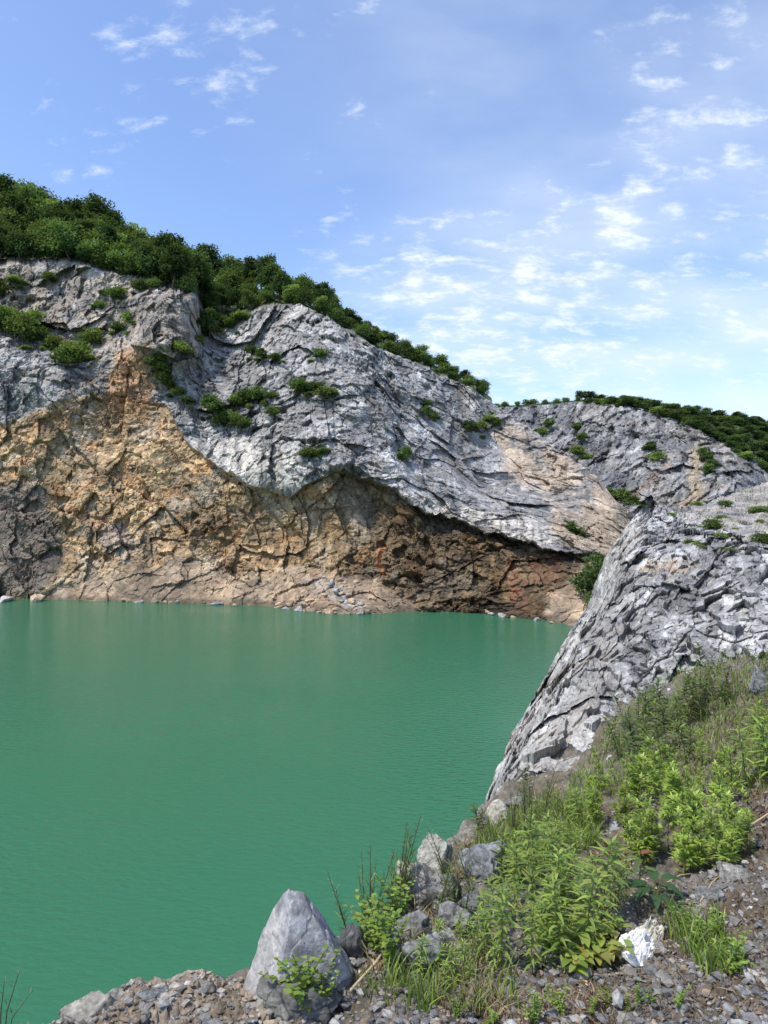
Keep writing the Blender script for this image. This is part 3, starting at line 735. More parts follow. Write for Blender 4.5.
def build_ridge():
    n_c, n_r, n_b = 620, 520, 26
    s = np.linspace(0, 1, n_c) ** 1.25; t = np.linspace(0, 1, n_r)
    xt = lerp(640, 1100, s); yt = np.interp(xt, RTX, RTY) + 4.0 * sstep(760, 690, xt) * facets(np.stack([xt / 14, xt * 0, xt * 0], -1), 293)[0] + 2.0 * fbm(np.stack([xt / 11, xt * 0, xt * 0], -1), 3, 291)
    Y = lerp(850 + xt * 0, yt, t[:, None])
    sil = np.interp(Y, SIL_Y, SIL_X) + 5 * fbm(np.stack([Y.ravel() / 26, Y.ravel() * 0, Y.ravel() * 0], -1), 4, 292).reshape(Y.shape)
    X = lerp(sil, 1100, s[None])
    pts = [(470, 850, 6.6), (489, 795, 7.2), (507, 745, 8.6), (539, 690, 10.2), (561, 645, 11.4), (590, 600, 12.6), (603, 560, 13.6), (628, 526, 14.6), (642, 512, 15),
           (530, 780, 6.9), (560, 745, 7.6), (620, 705, 8.3), (690, 665, 8.7), (768, 645, 8.3), (900, 640, 7.6), (1100, 640, 7.0), (600, 800, 6.4), (768, 760, 6.6), (1100, 800, 5.2), (1100, 850, 5),
           (560, 700, 8.7), (590, 660, 9.4), (620, 610, 10.8), (640, 560, 12.2), (660, 530, 13.5), (600, 690, 8.6), (650, 645, 9.2), (660, 600, 10.3), (700, 620, 9.6), (700, 560, 11.4), (690, 525, 13.6),
           (768, 600, 9.4), (768, 550, 11.2), (740, 527, 13.5), (720, 512, 16.5), (768, 512, 17), (768, 496, 24), (750, 486, 31), (700, 505, 20), (830, 500, 22), (830, 463, 40), (900, 560, 11), (900, 447, 44), (1100, 560, 10), (1100, 402, 46)]
    T = TPS([(a, b) for a, b, _ in pts], [math.log(c) for *_, c in pts], 60, 0.003)
    D = np.exp(T(X, Y))
    # the skin turns away towards the lake at its left rim
    rim = np.clip((X - sil) / 26.0, 0, 1)
    D = D * (1 + 0.16 * (1 - rim) ** 2)
    P = unproj(X, Y, D).reshape(-1, 3)
    along = unproj(640, 520, 14.6) - unproj(510, 760, 7.6)
    R = rot_to(along)
    W = P + 0.12 * np.stack([fbm(P / .8, 3, 211), fbm(P / .8, 3, 212), fbm(P / .8, 3, 213)], -1)
    W = W + .03 * np.stack([fbm(P / .2, 3, 214), fbm(P / .2, 3, 215), fbm(P / .2, 3, 216)], -1)
    Q = W @ R.T * np.array([0.62, 1, 1])
    f0, e0, r0 = facets(Q / 2.4, 220); f1, e1, r1 = facets(Q / 1.0, 221); f2, e2, r2 = facets(Q / 0.40, 222); f3, e3, r3 = facets(Q / 0.15, 223); f4, e4, r4 = facets(Q / 0.06, 224)
    crag = fbm(Q / .8, 5, 225, .55, True)
    nz = fbm(P / .5, 4, 231); nz2 = fbm(P / 1.6, 4, 232); nf = fbm(P / .09, 3, 233)
    x1, y1 = X.ravel(), Y.ravel()
    flat = sstep(-6, 6, poly_sd(x1 + 18 * nz, y1 + 10 * nz2, [(668, 512), (700, 500), (760, 480), (1100, 380), (1100, 560), (768, 545), (730, 532), (690, 524)]))
    sc = np.clip(D.ravel() / 9, 1, 3)
    face = sstep(10, -10, (x1 + 14 * nz2) - (np.interp(y1, [512, 560, 620, 690, 760, 830], [645, 634, 632, 622, 606, 590])))
    disp = (.45 * f0 + 0.36 * f1 * (1 - .45 * face) + (0.26 * f2 + 0.10 * f3 + .035 * f4 + .04 * nz + .04 * crag) * (1 - .5 * face) + 0.2 * nz2 + .015 * nf) * (1 - .7 * flat)
    disp -= (1 - .7 * face) * (.10 * sstep(.06, 0, e1) + .04 * sstep(.1, 0, e2) * sstep(-.1, .2, nz) + 0.015 * sstep(.12, 0, e3)) * (1 - .8 * flat)
    ray = P - EXPO; ray /= np.linalg.norm(ray, axis=1)[:, None]
    P = P - ray * disp[:, None]
    P[:, 2] += ((.10 * f2 + .05 * f3) * (1 - flat) + flat * (.05 * f2 + .03 * f3))
    g = 0.285 * np.exp(.7 * nz2 + .7 * nz + .3 * (r1 - .5) + .4 * (r2 - .5) + .4 * (r3 - .5) + .35 * (r4 - .5) + .4 * nf)
    C = g[:, None] * np.array([[1.02, 1.0, 0.95]])
    cream = sstep(6, -6, (x1 + 22 * nz2 + 10 * nz) - (np.interp(y1, [512, 560, 620, 690, 760, 830], [645, 632, 628, 606, 590, 580])))
    C = tint_list(C, 0.8 * cream * sstep(-.4, .1, nz + nz2), (0.36, 0.34, 0.30))  # sunlit look of the left face, painted as a paler cream
    vein = fbm(P @ R.T * np.array([0.25, 2.2, 2.2]) / .45, 4, 242)
    C = tint_list(C, 0.6 * sstep(.14, .34, vein), (0.50, 0.495, 0.48))
    C = tint_list(C, 0.55 * sstep(.10, .34, -vein), (0.14, 0.14, 0.145))
    C = tint_list(C, 0.35 * cream * sstep(.05, .3, fbm(P / .9, 4, 243)), (0.27, 0.21, 0.16))
    patch = sstep(-5, 5, poly_sd(x1 + 16 * nz, y1 + 10 * nz2, [(636, 566), (680, 556), (700, 562), (690, 575), (640, 578)]))
    C = tint_list(C, 0.75 * patch * sstep(-.2, .2, nf + nz), (0.34, 0.25, 0.14))
    C = tint_list(C, 0.75 * flat * sstep(-.35, .15, nz + nz2), (0.30, 0.26, 0.20))
    C = tint_list(C, 0.5 * flat * sstep(.1, .3, fbm(P / .7, 3, 244)), (0.17, 0.17, 0.06))
    V = P.reshape(n_r, n_c, 3); C = np.clip(C, .02, .6).reshape(n_r, n_c, 3)
    # left rim: wrap down and away to the lake
    wrapV, wrapC = [], []
    for k in range(8, 0, -1):
        q = k / 8
        p = V[:, 0].copy(); p[:, 1] += 3.0 * q ** 1.2; p[:, 0] += (0.35 * q) * p[:, 1] / 12; p[:, 2] -= 9.0 * q * q
        wrapV.append(p); wrapC.append(C[:, 0])
    V = np.concatenate([np.stack(wrapV, 1), V], 1); C = np.concatenate([np.stack(wrapC, 1), C], 1)
    # foot of the ridge carried down below the bank and the water
    low = [V[0] + np.array([0, .25 * q, -13.5 * q * q - .3 * q]) for q in np.linspace(1, .04, 18)]
    V = np.concatenate([np.stack(low), V]); C = np.concatenate([np.repeat(C[:1], 18, 0), C])
    # back of the ridge
    rows, cols = [], []
    td = V[-1, :, 1]
    for k in range(1, n_b + 1):
        q = k / n_b
        p = V[-1].copy(); p[:, 0] *= (1 + 1.2 * q); p[:, 1] *= (1 + 1.2 * q); p[:, 2] = CAMZ + (p[:, 2] - CAMZ) * (1 + 1.0 * q) - 5 * q ** 1.5 - .25 * min(1, q * 8)
        p[:, 2] += .12 * fbm(p / .6, 3, 260); rows.append(p); cols.append(C[-1])
    V = np.concatenate([V, np.stack(rows)]); C = np.concatenate([C, np.stack(cols)])
    me = mesh_np('rock_ridge', V.reshape(-1, 3), [grid_faces(V.shape[0], V.shape[1])], C.reshape(-1, 3), False)
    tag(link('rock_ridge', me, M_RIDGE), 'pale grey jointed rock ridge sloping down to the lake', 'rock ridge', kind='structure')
    return V.reshape(-1, 3)


_rw = build_ridge()
_rpx = np.stack([CX + _rw[:, 0] / _rw[:, 1] * F, CY - (_rw[:, 2] - CAMZ) / _rw[:, 1] * F], -1)


def on_ridge(px, py):
    d = ((_rpx - np.array([px, py])) ** 2).sum(-1)
    m = np.where(d < 4)[0]
    k = m[np.argmin(_rw[m, 1])] if len(m) else np.argmin(d)
    return Vector(_rw[k])


# ------------------------------------------------------------------ trees and shrubs
class Buf:
    def __init__(s): s.v, s.q, s.t, s.c, s.n = [], [], [], [], 0
    def add(s, V, quads=None, tris=None, col=(1, 1, 1)):
        V = np.asarray(V, float)
        s.v.append(V); c = np.asarray(col, float)
        s.c.append(np.broadcast_to(c, (len(V), 3)))
        if quads is not None and len(quads): s.q.append(np.asarray(quads) + s.n)
        if tris is not None and len(tris): s.t.append(np.asarray(tris) + s.n)
        s.n += len(V)
    def mesh(s, name, smooth=True):
        fs = ([np.concatenate(s.q)] if s.q else []) + ([np.concatenate(s.t)] if s.t else [])
        return mesh_np(name, np.concatenate(s.v), fs, np.concatenate(s.c), smooth)


def tube(buf, pts, rad, sides=6, col=(1, 1, 1)):
    pts = np.asarray(pts, float); n = len(pts); V = []
    for k in range(n):
        t = pts[min(k + 1, n - 1)] - pts[max(k - 1, 0)]; t = t / (np.linalg.norm(t) + 1e-9)
        a = np.cross(t, [0.31, 0.12, 0.94]) if abs(t[2]) < .9 else np.cross(t, [1, 0.1, 0]); a /= np.linalg.norm(a); b = np.cross(t, a)
        th = np.linspace(0, 2 * np.pi, sides, endpoint=False)
        V.append(pts[k] + rad[k] * (np.cos(th)[:, None] * a + np.sin(th)[:, None] * b))
    q = [[k * sides + j, k * sides + (j + 1) % sides, (k + 1) * sides + (j + 1) % sides, (k + 1) * sides + j] for k in range(n - 1) for j in range(sides)]
    buf.add(np.concatenate(V), q, None, col)


def leaf_cards(rs, cen, size, up=0.6):
    """small rhombic leaf sprays at points cen, random facing, tilted up"""
    n = len(cen)
    nrm = rs.normal(size=(n, 3)); nrm[:, 2] = np.abs(nrm[:, 2]) + up; nrm /= np.linalg.norm(nrm, axis=1)[:, None]
    a = np.cross(nrm, rs.normal(size=(n, 3))); a /= np.linalg.norm(a, axis=1)[:, None]; b = np.cross(nrm, a)
    s = (size * rs.uniform(.6, 1.4, n))[:, None]
    V = np.stack([cen - a * s, cen + b * s * .5 - nrm * s * .12, cen + a * s, cen - b * s * .5 - nrm * s * .12], 1).reshape(-1, 3)
    return V, np.arange(4 * n).reshape(n, 4)


def make_tree(name, seed, h, w, trunk_h, nlobe, nleaf, leaf, base_col):
    rs = np.random.default_rng(seed)
    root = empty(name)
    bt = Buf()
    lean = rs.normal(size=2) * 0.12 * h
    top = np.array([lean[0], lean[1], h * .72])
    tp = [np.array([0, 0, -.6]), np.array([lean[0] * .1, lean[1] * .1, trunk_h * .5]), np.array([lean[0] * .4, lean[1] * .4, trunk_h]), top]
    r0 = 0.022 * h + .03
    tube(bt, tp, [r0 * 1.25, r0, r0 * .75, r0 * .2], 7)
    lobes = []
    for k in range(nlobe):
        th = 2 * math.pi * (k * .618 + rs.uniform(0, .15)); q = (k + .5) / nlobe
        rr = w * .5 * (0.25 + .75 * math.sqrt(1 - (q - .25) ** 2)) * rs.uniform(.35, .85) * (1 - .45 * q)
        c = np.array([lean[0] * q + rr * math.cos(th), lean[1] * q + rr * math.sin(th), trunk_h + (h - trunk_h) * (0.12 + .74 * q) * rs.uniform(.92, 1.08)])
        R = w * rs.uniform(.15, .33)
        lobes.append((c, np.array([R, R, R * rs.uniform(.55, .8)])))
        a = tp[2] * (1 - q * .6) + top * (q * .6)
        tube(bt, [a, (a + c) / 2 + [0, 0, .08 * h], c], [r0 * .4, r0 * .25, r0 * .08], 5)
    trunk = link('trunk', bt.mesh('trunk'), M_BARK, root)
    bc = Buf(); per = nleaf // nlobe
    for (c, R) in lobes:
        tone = rs.uniform(.72, 1.28); yel = rs.uniform(-.06, .12)
        d = rs.normal(size=(per, 3)); d /= np.linalg.norm(d, axis=1)[:, None]
        rad = rs.uniform(.2, 1.25, per) ** .6
        bump = 1 + .28 * np.sin(d[:, 0] * 5 + seed) * np.cos(d[:, 1] * 6 + 2 * seed) + .12 * rs.normal(size=per)
        cen = c + d * R * (rad * bump)[:, None]
        V, q = leaf_cards(rs, cen, leaf)
        col = np.array(base_col)[None] * (tone * rs.uniform(.7, 1.3, per))[:, None] * np.array([[1 + yel, 1, 1 - yel]])
        bc.add(V, q, None, np.repeat(col, 4, 0))
    crown = link('crown', bc.mesh('crown', False), M_TREELEAF, root)
    return root


G_DARK, G_MID, G_LIGHT = (0.066, 0.112, 0.046), (0.102, 0.165, 0.060), (0.150, 0.225, 0.074)
TREES = [make_tree('broadleaf_tree', 100 + k, rh, rw, rt, nl, 2900, .235, c) for k, (rh, rw, rt, nl, c) in enumerate([
    (6.5, 5.2, 1.6, 11, G_DARK), (6.0, 5.6, 1.3, 12, G_MID), (5.2, 5.0, 1.0, 10, G_MID), (7.4, 5.0, 2.2, 12, G_DARK), (5.6, 4.8, 1.2, 9, G_DARK), (4.8, 4.8, .9, 10, G_LIGHT)])]
SHRUBS = [make_tree('shrub', 200 + k, rh, rw, rt, nl, 1300, .17, c) for k, (rh, rw, rt, nl, c) in enumerate([
    (2.2, 3.2, .3, 9, G_MID), (1.8, 3.4, .25, 9, G_LIGHT), (2.6, 2.8, .4, 9, G_MID), (1.5, 3.0, .2, 8, G_LIGHT)])]
_used = set()


def plant(proto_list, k, loc, s, rz, label, cat, group=None, sz=None):
    p = proto_list[k % len(proto_list)]
    o = p if p.name not in _used else copy_tree(p)
    _used.add(p.name)
    o.location = loc; o.rotation_euler = (0, 0, rz); o.scale = (s, s, s * (sz or 1))
    return tag(o, label, cat, group)


rt = random.Random(5)


def crest_trees():
    # rows of trees between the cliff edge and the skyline, front to back
    V = CLIFF_V
    def at(px, q):
        r = CLIFF_NR + int(q * .7 * CLIFF_NB); c = np.argmin(np.abs(CLIFF_XS - px)); return Vector(V[r, c])
    k = 0
    for q, step in ((0.03, 17), (0.2, 18), (0.4, 18), (0.6, 19), (0.8, 17), (0.97, 12)):
        x = -60 + rt.uniform(0, 10)
        while x < 205:
            px = x + rt.uniform(-4, 4)
            s = rt.uniform(.85, 1.35) * (1.05 if q > .5 else .95) * (0.85 if px > 120 else 1)
            if px < 203:
                plant(TREES, rt.randrange(6), at(px, q) - Vector((0, 0, .3)), s, rt.uniform(0, 6.3), 'dark leafy tree in the dense wood above the tall left cliff', 'tree', 'trees of the wood on the left cliff top')
            x += step * rt.uniform(.8, 1.25)
    for q, step in ((0.15, 15), (0.55, 15), (0.97, 10)):
        x = 206 + rt.uniform(0, 6)
        while x < 340:
            plant(TREES, rt.randrange(6), at(x, q) - Vector((0, 0, .3)), rt.uniform(.7, 1.05) * (1.2 if x < 275 and q > .5 else .9), rt.uniform(0, 6.3), 'bushy tree along the hilltop behind the rounded grey buttress', 'tree', 'trees behind the rounded buttress')
            x += step * rt.uniform(.8, 1.25)
    for q, step in ((0.25, 12), (0.95, 9)):
        x = 335 + rt.uniform(0, 6)
        while x < 487:
            plant(TREES, (1, 2, 5, 4)[rt.randrange(4)], at(x, q) - Vector((0, 0, .4)), rt.uniform(.42, .68), rt.uniform(0, 6.3), 'low bushy tree fringing the descending cliff rim', 'tree', 'bushes fringing the descending rim', .8)
            x += step * rt.uniform(.8, 1.25)


crest_trees()


def far_trees():
    V = FAR_V; xs = CX + V[FAR_NR - 1, :, 0] / V[FAR_NR - 1, :, 1] * F
    def at(px, q):
        return Vector(V[FAR_NR + int(q * .7 * FAR_NB), np.argmin(np.abs(xs - px))])
    for q, step, x0 in ((.02, 8, 588), (.2, 8, 610), (.4, 8.5, 640), (.6, 8.5, 655), (.8, 8, 665), (.98, 6, 584)):
        x = x0
        while x < 800:
            plant(TREES, rt.randrange(6), at(x, q) - Vector((0, 0, 1.1)), rt.uniform(.7, 1.15), rt.uniform(0, 6.3), 'small tree in the wood on the far hilltop', 'tree', 'trees of the wood on the far hill', .62)
            x += step * rt.uniform(.8, 1.25)
    for x in (497, 506, 517, 526, 533, 545, 556, 566, 578):
        plant(SHRUBS, rt.randrange(4), at(x, .6) - Vector((0, 0, .2)), rt.uniform(.7, 1.2), rt.uniform(0, 6.3), 'tiny bush on the bare far skyline', 'bush', 'bushes on the bare far skyline')


far_trees()

GRP = {'ledge': ('dark green shrub in the thicket along the upper left ledge', 'shrubs on the upper left ledge'), 'notch': ('small shrub in the rocky notch left of the grey pinnacle', 'shrubs in the notch'),
       'pinnacle': ('shrub rooted on top of the grey pinnacle', 'shrubs on the pinnacle'), 'upper': ('small shrub on the pale rocks just under the left wood', 'shrubs under the left wood'),
       'slope': ('low shrub on the green slope between pinnacle and buttress', 'shrubs on the green slope'), 'gully': ('low shrub in the diagonal green strip below the pinnacle', 'shrubs in the diagonal strip'),
       'shelf': ('bright shrub on the sloping shelf above the streaked pale wall', 'shrubs on the sloping shelf'), 'long': ('shrub in the short green line across the buttress', 'shrubs in a line on the buttress'),
       'high': ('small shrub in the upper crack of the rounded buttress', 'shrubs in the upper crack'), 'nose': ('small shrub beside the bush on the buttress nose', None), 'face': ('small dry shrub on the grey wall under the rim', 'shrubs on the grey wall'),
       'rim': ('shrub below the end of the descending cliff rim', 'shrubs below the rim end'), 'scree': ('small shrub on the beige scree spur', 'shrubs on the scree spur')}
for k, (px, py, s, lab) in enumerate(LEDGE):
    g = None
    if lab in GRP: lab, g = GRP[lab]
    o = plant(SHRUBS, rt.randrange(4), on_cliff(px, py) - Vector((0, .2, .35)), s * 1.45, rt.uniform(0, 6.3), lab, 'bush', g, rt.uniform(.95, 1.25) if g and 'ledge' in g else rt.uniform(.65, 1.0))
for k, (px, py, s, lab) in enumerate(LEDGE):      # smaller growth trailing about each of them
    for q in range(2):
        plant(SHRUBS, rt.randrange(4), on_cliff(px + rt.uniform(-15, 15) * s, py + rt.uniform(-5, 9) * s) - Vector((0, .1, .15)), s * rt.uniform(.35, .75), rt.uniform(0, 6.3), 'small tuft of growth on the main cliff beside a larger bush', 'bush', 'small growth on the main cliff', rt.uniform(.5, .9))
for (px, py, s) in ((590, 592, 2.2), (597, 576, 2.0), (601, 594, 2.2), (596, 606, 1.5)):
    p = on_cliff(px, py)
    plant(SHRUBS, (0, 2)[rt.randrange(2)], p + Vector((0, -1.0, -.6)), s * .68, rt.uniform(0, 6.3), 'dark bush at the waterside in the cleft beside the rock ridge', 'bush', 'bushes in the waterside cleft', 1.2)
for (px, py, s, g) in ((612, 500, 1.3, 0), (620, 496, 1.2, 0), (630, 503, 1.2, 0), (603, 497, 1.1, 0), (640, 508, .9, 0), (578, 452, 1.1, 1), (582, 440, 1.0, 1), (586, 458, 1.0, 1), (576, 430, 1.0, 1), (540, 432, 1.0, 1), (550, 425, 1.0, 1), (532, 438, .9, 1), (648, 452, 1.2, 1), (656, 458, 1.1, 1), (705, 462, 1.1, 2), (712, 468, 1.0, 2), (706, 474, 1.0, 2), (700, 455, .9, 2)):
    plant(SHRUBS, rt.randrange(4), on_far(px, py) - Vector((0, .3, .4)), s * 1.5, rt.uniform(0, 6.3), ('shrub at the foot of the far face behind the beige spur', 'shrub in a green gully on the far grey face', 'shrub on the ochre streak of the far face')[g], 'bush', ('shrubs at the foot of the far face', 'shrubs in the far gullies', 'shrubs on the ochre streak')[g], .8)

# ------------------------------------------------------------------ stones
_ico = {}


def ico(n):
    if n not in _ico:
        bm = bmesh.new(); bmesh.ops.create_icosphere(bm, subdivisions=n, radius=1.0)
        _ico[n] = (np.array([v.co[:] for v in bm.verts]), np.array([[v.index for v in f.verts] for f in bm.faces])); bm.free()
    return _ico[n]


def cut_rock(seed, sub, planes=None, nplane=14, size=(1, 1, 1), rough=.04, tone=(.3, .3, .31), noise_scale=2.0):
    rs = np.random.default_rng(seed)
    d, t = ico(sub)
    if planes is None:
        nn = rs.normal(size=(nplane, 3)); nn /= np.linalg.norm(nn, axis=1)[:, None]; hh = rs.uniform(.62, 1.0, nplane)
    else:
        nn = np.array([p[0] for p in planes], float); ln = np.linalg.norm(nn, axis=1); nn /= ln[:, None]; hh = np.array([p[1] for p in planes], float)
    dots = d @ nn.T
    r = np.where(dots > .02, hh[None] / np.maximum(dots, .02), 9e9).min(1)
    r = np.minimum(r, 2.2 if planes is None else 9e9)
    P = d * r[:, None] * np.array(size)
    sc = max(size) if planes is None else np.abs(P).max()
    q = P / sc * noise_scale + seed * 3.1
    f, e, rr = facets(q * 1.8, seed); f2, e2, rr2 = facets(q * 5, seed + 1)
    P = P + d * ((f * rough * 1.6 + f2 * rough * .6 + fbm(q * 1.5, 4, seed) * rough * 1.5 - rough * .5 * sstep(.1, 0, e)) * sc)[:, None]
    n = fbm(q * 1.2, 4, seed + 5); v = fbm(q * np.array([1, 4, 4.0]), 4, seed + 6)
    C = np.array(tone)[None] * (1 + .7 * n + .3 * (rr - .5) + .2 * (rr2 - .5))[:, None]
    C = tint_list(C, .6 * sstep(.12, .3, v), np.minimum(1, np.array(tone) * 1.7))
    C = tint_list(C, .5 * sstep(.12, .3, -v), np.array(tone) * .5)
    return P, t, np.clip(C, .02, .7)


def put_rock(name, loc, P, t, C, label, cat, group=None, rz=0, mat=None):
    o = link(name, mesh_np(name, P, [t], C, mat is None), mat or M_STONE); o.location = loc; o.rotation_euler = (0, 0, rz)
    return tag(o, label, cat, group)


# the upright boulder on the bank
bd = 2.50; bs = bd / F
planes = [((-.93, -.10, .37), 39), ((.85, .1, .52), 39.5), ((1, -.1, .10), 53), ((.30, -.25, .92), 60), ((.45, -.75, .48), 36), ((.35, -.86, .30), 30), ((-.78, -.52, .36), 31), ((.7, -.68, .1), 40), ((0, .92, .38), 30), ((-.5, .8, .1), 36), ((.6, .7, .3), 40),
          ((0, 0, -1), 70), ((-1, -.2, .10), 54), ((.3, -.9, -.02), 44)]
P, t, C = cut_rock(3, 6, planes, size=(bs, bs, bs), rough=.016, tone=(.29, .288, .285), noise_scale=1.7)
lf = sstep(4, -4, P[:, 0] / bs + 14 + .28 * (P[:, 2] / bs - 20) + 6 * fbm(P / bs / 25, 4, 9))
C = tint_list(C, .65 * lf, (.42, .40, .365))  # left facet painted paler, as if the sun caught it
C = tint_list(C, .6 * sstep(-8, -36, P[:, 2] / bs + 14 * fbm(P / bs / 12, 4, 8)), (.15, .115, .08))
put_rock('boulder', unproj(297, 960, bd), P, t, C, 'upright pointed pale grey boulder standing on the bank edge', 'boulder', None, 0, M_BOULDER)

STONES = [  # px, py centre, width px, height px, depth ratio, tone, label
    (298, 1016, 92, 28, .6, (.19, .185, .18), 'dark slab of rock at the foot of the pointed boulder'),
    (418, 893, 46, 48, .9, (.40, .37, .33), 'cream outcrop block on the bank edge over the water'),
    (437, 858, 30, 34, .9, (.40, .385, .35), 'knobbly cream block topping the edge outcrop'),
    (440, 893, 40, 44, .8, (.33, .32, .31), 'grey white block leaning against the cream outcrop'),
    (487, 868, 46, 40, .9, (.30, .31, .34), 'blue grey stone at the left of the tall weed clump'),
    (354, 952, 24, 42, .8, (.15, .15, .165), 'dark grey stone just right of the pointed boulder'),
    (378, 912, 22, 24, .9, (.36, .34, .31), 'small pale stone on the edge among the thin stalks'),
    (412, 935, 40, 34, .8, (.30, .30, .31), 'broken grey stone half buried below the cream outcrop'),
    (428, 965, 46, 32, .8, (.27, .275, .285), 'flat grey stone in front of the dry stalk'),
    (455, 925, 30, 30, .9, (.33, .33, .34), 'grey and white stone near the yellow flower'),
    (470, 905, 26, 34, .9, (.20, .20, .225), 'dark bluish stone under the yellow flower'),
    (450, 948, 20, 16, .9, (.40, .39, .37), 'small whitish stone left of the weed clump'),
    (108, 1000, 20, 15, .9, (.33, .31, .28), 'peaked grey stone on the lip of the lower bank'),
    (150, 1000, 26, 11, .8, (.32, .33, .35), 'blocky blue grey stone on the lip of the lower bank'),
    (207, 991, 14, 14, .9, (.33, .31, .29), 'small stone on the lip between blocky stone and boulder'),
    (78, 1010, 50, 22, .8, (.34, .32, .29), 'sloping pale slab at the low end of the bank'),
    (600, 829, 9, 8, .9, (.60, .59, .57), 'little white stone by the bare patch behind the weeds'),
    (619, 824, 12, 8, .9, (.45, .45, .47), 'light grey stone beside the little white stone'),
    (588, 868, 14, 10, .9, (.42, .35, .27), 'tan stone at the edge of the bare patch'),
    (585, 975, 16, 11, .8, (.38, .36, .36), 'flat pinkish grey stone below the weed clump'),
    (655, 975, 16, 12, .8, (.26, .27, .29), 'grey stone below the white crumpled bag'),
    (632, 962, 8, 8, .9, (.45, .40, .35), 'small buff stone right of the upper crumpled bag'),
    (738, 878, 26, 13, .8, (.36, .35, .33), 'white and grey stone lying on the dark soil'),
    (716, 895, 26, 14, .8, (.25, .25, .26), 'long grey stone left of the white and grey one'),
    (700, 910, 16, 10, .8, (.34, .34, .35), 'grey stone beside the bare twig'),
    (469, 1000, 13, 13, .9, (.40, .33, .26), 'round tan pebble among the grey gravel'),
    (476, 985, 12, 14, .9, (.40, .33, .25), 'oval tan pebble behind the round one'),
    (745, 960, 22, 12, .8, (.32, .32, .32), 'grey stone at the right edge of the gravel'),
    (766, 682, 26, 26, .9, (.24, .25, .26), 'blocky grey rock at the right edge under the ridge'),
    (500, 822, 26, 16, .9, (.40, .37, .33), 'pale stone on the narrow saddle before the ridge'),
    (470, 838, 30, 16, .9, (.39, .36, .32), 'pale flat stone on the bank edge beyond the weeds'),
    (520, 805, 18, 14, .9, (.36, .35, .33), 'grey stone where the saddle meets the ridge'),
]
for k, (px, py, w, h, dr, tone, lab) in enumerate(STONES):
    p = on_ground(px, py + h * .42); s = p.y / F
    P, t, C = cut_rock(300 + k, 5 if w > 24 else 4, None, 13, (w * .58 * s, w * .58 * dr * s, h * .60 * s), .06, (tone[0] * .62, tone[1] * .62, tone[2] * .57))
    put_rock('stone', p + Vector((0, w * .3 * s, h * .20 * s)), P, t, C, lab, 'stone')
for (px, w, h, tone, lab) in ((6, 9, 6, (.42, .40, .36), 'whitish rock in the shallows under the dark brown wall'), (36, 11, 8, (.48, .38, .26), 'buff rock in the shallows under the dark brown wall')):
    p = unproj(px, 599, 91.5)
    P, t, C = cut_rock(500 + px, 4, None, 12, (w * .6 * 91 / F, 1.0, h * .75 * 91 / F), .06, tone)
    put_rock('shore_rock', (p[0], p[1], .2), P, t, C, lab, 'rock')
rr_ = random.Random(3)
for k in range(46):
    px = rr_.uniform(-10, 572); wy = np.interp(px, WATER_X, WATER_Y); dd = F * CAMZ / (wy - CY)
    p = unproj(px, wy + rr_.uniform(-1, 1.5), dd - rr_.uniform(.2, 1.0)); s = rr_.uniform(.15, .5)
    P, t, C = cut_rock(600 + k, 3, None, 10, (s * 1.3, s, s * .7), .06, [(.30, .23, .15), (.22, .18, .13), (.28, .27, .25)][k % 3])
    put_rock('shore_rock', (p[0], p[1], .06), P, t, C, 'small rock lying half in the water along the foot of the far cliff', 'rock', 'small rocks along the far waterline')
lab = 'blocky rubble lump on the little talus fan at the waterline'
for k in range(46):
    px = rr_.uniform(265, 372); py = rr_.uniform(590, 611) if px < 330 else rr_.uniform(575, 612)
    if k < 14: px = rr_.uniform(325, 366); py = 583 + (px - 325) * .6 + rr_.uniform(-4, 6)
    p = on_cliff(px, py); s = rr_.uniform(.25, .75)
    s *= .6
    P, t, C = cut_rock(540 + k, 3, None, 10, (s, s * .9, s * .7), .06, (.29, .28, .265) if k < 14 else (.36, .27, .18))
    put_rock('rubble_block', p, P, t, C, 'grey rubble block in the streak down the talus fan' if k < 14 else lab, 'rubble', 'grey rubble on the talus fan' if k < 14 else 'brown rubble on the talus fan')


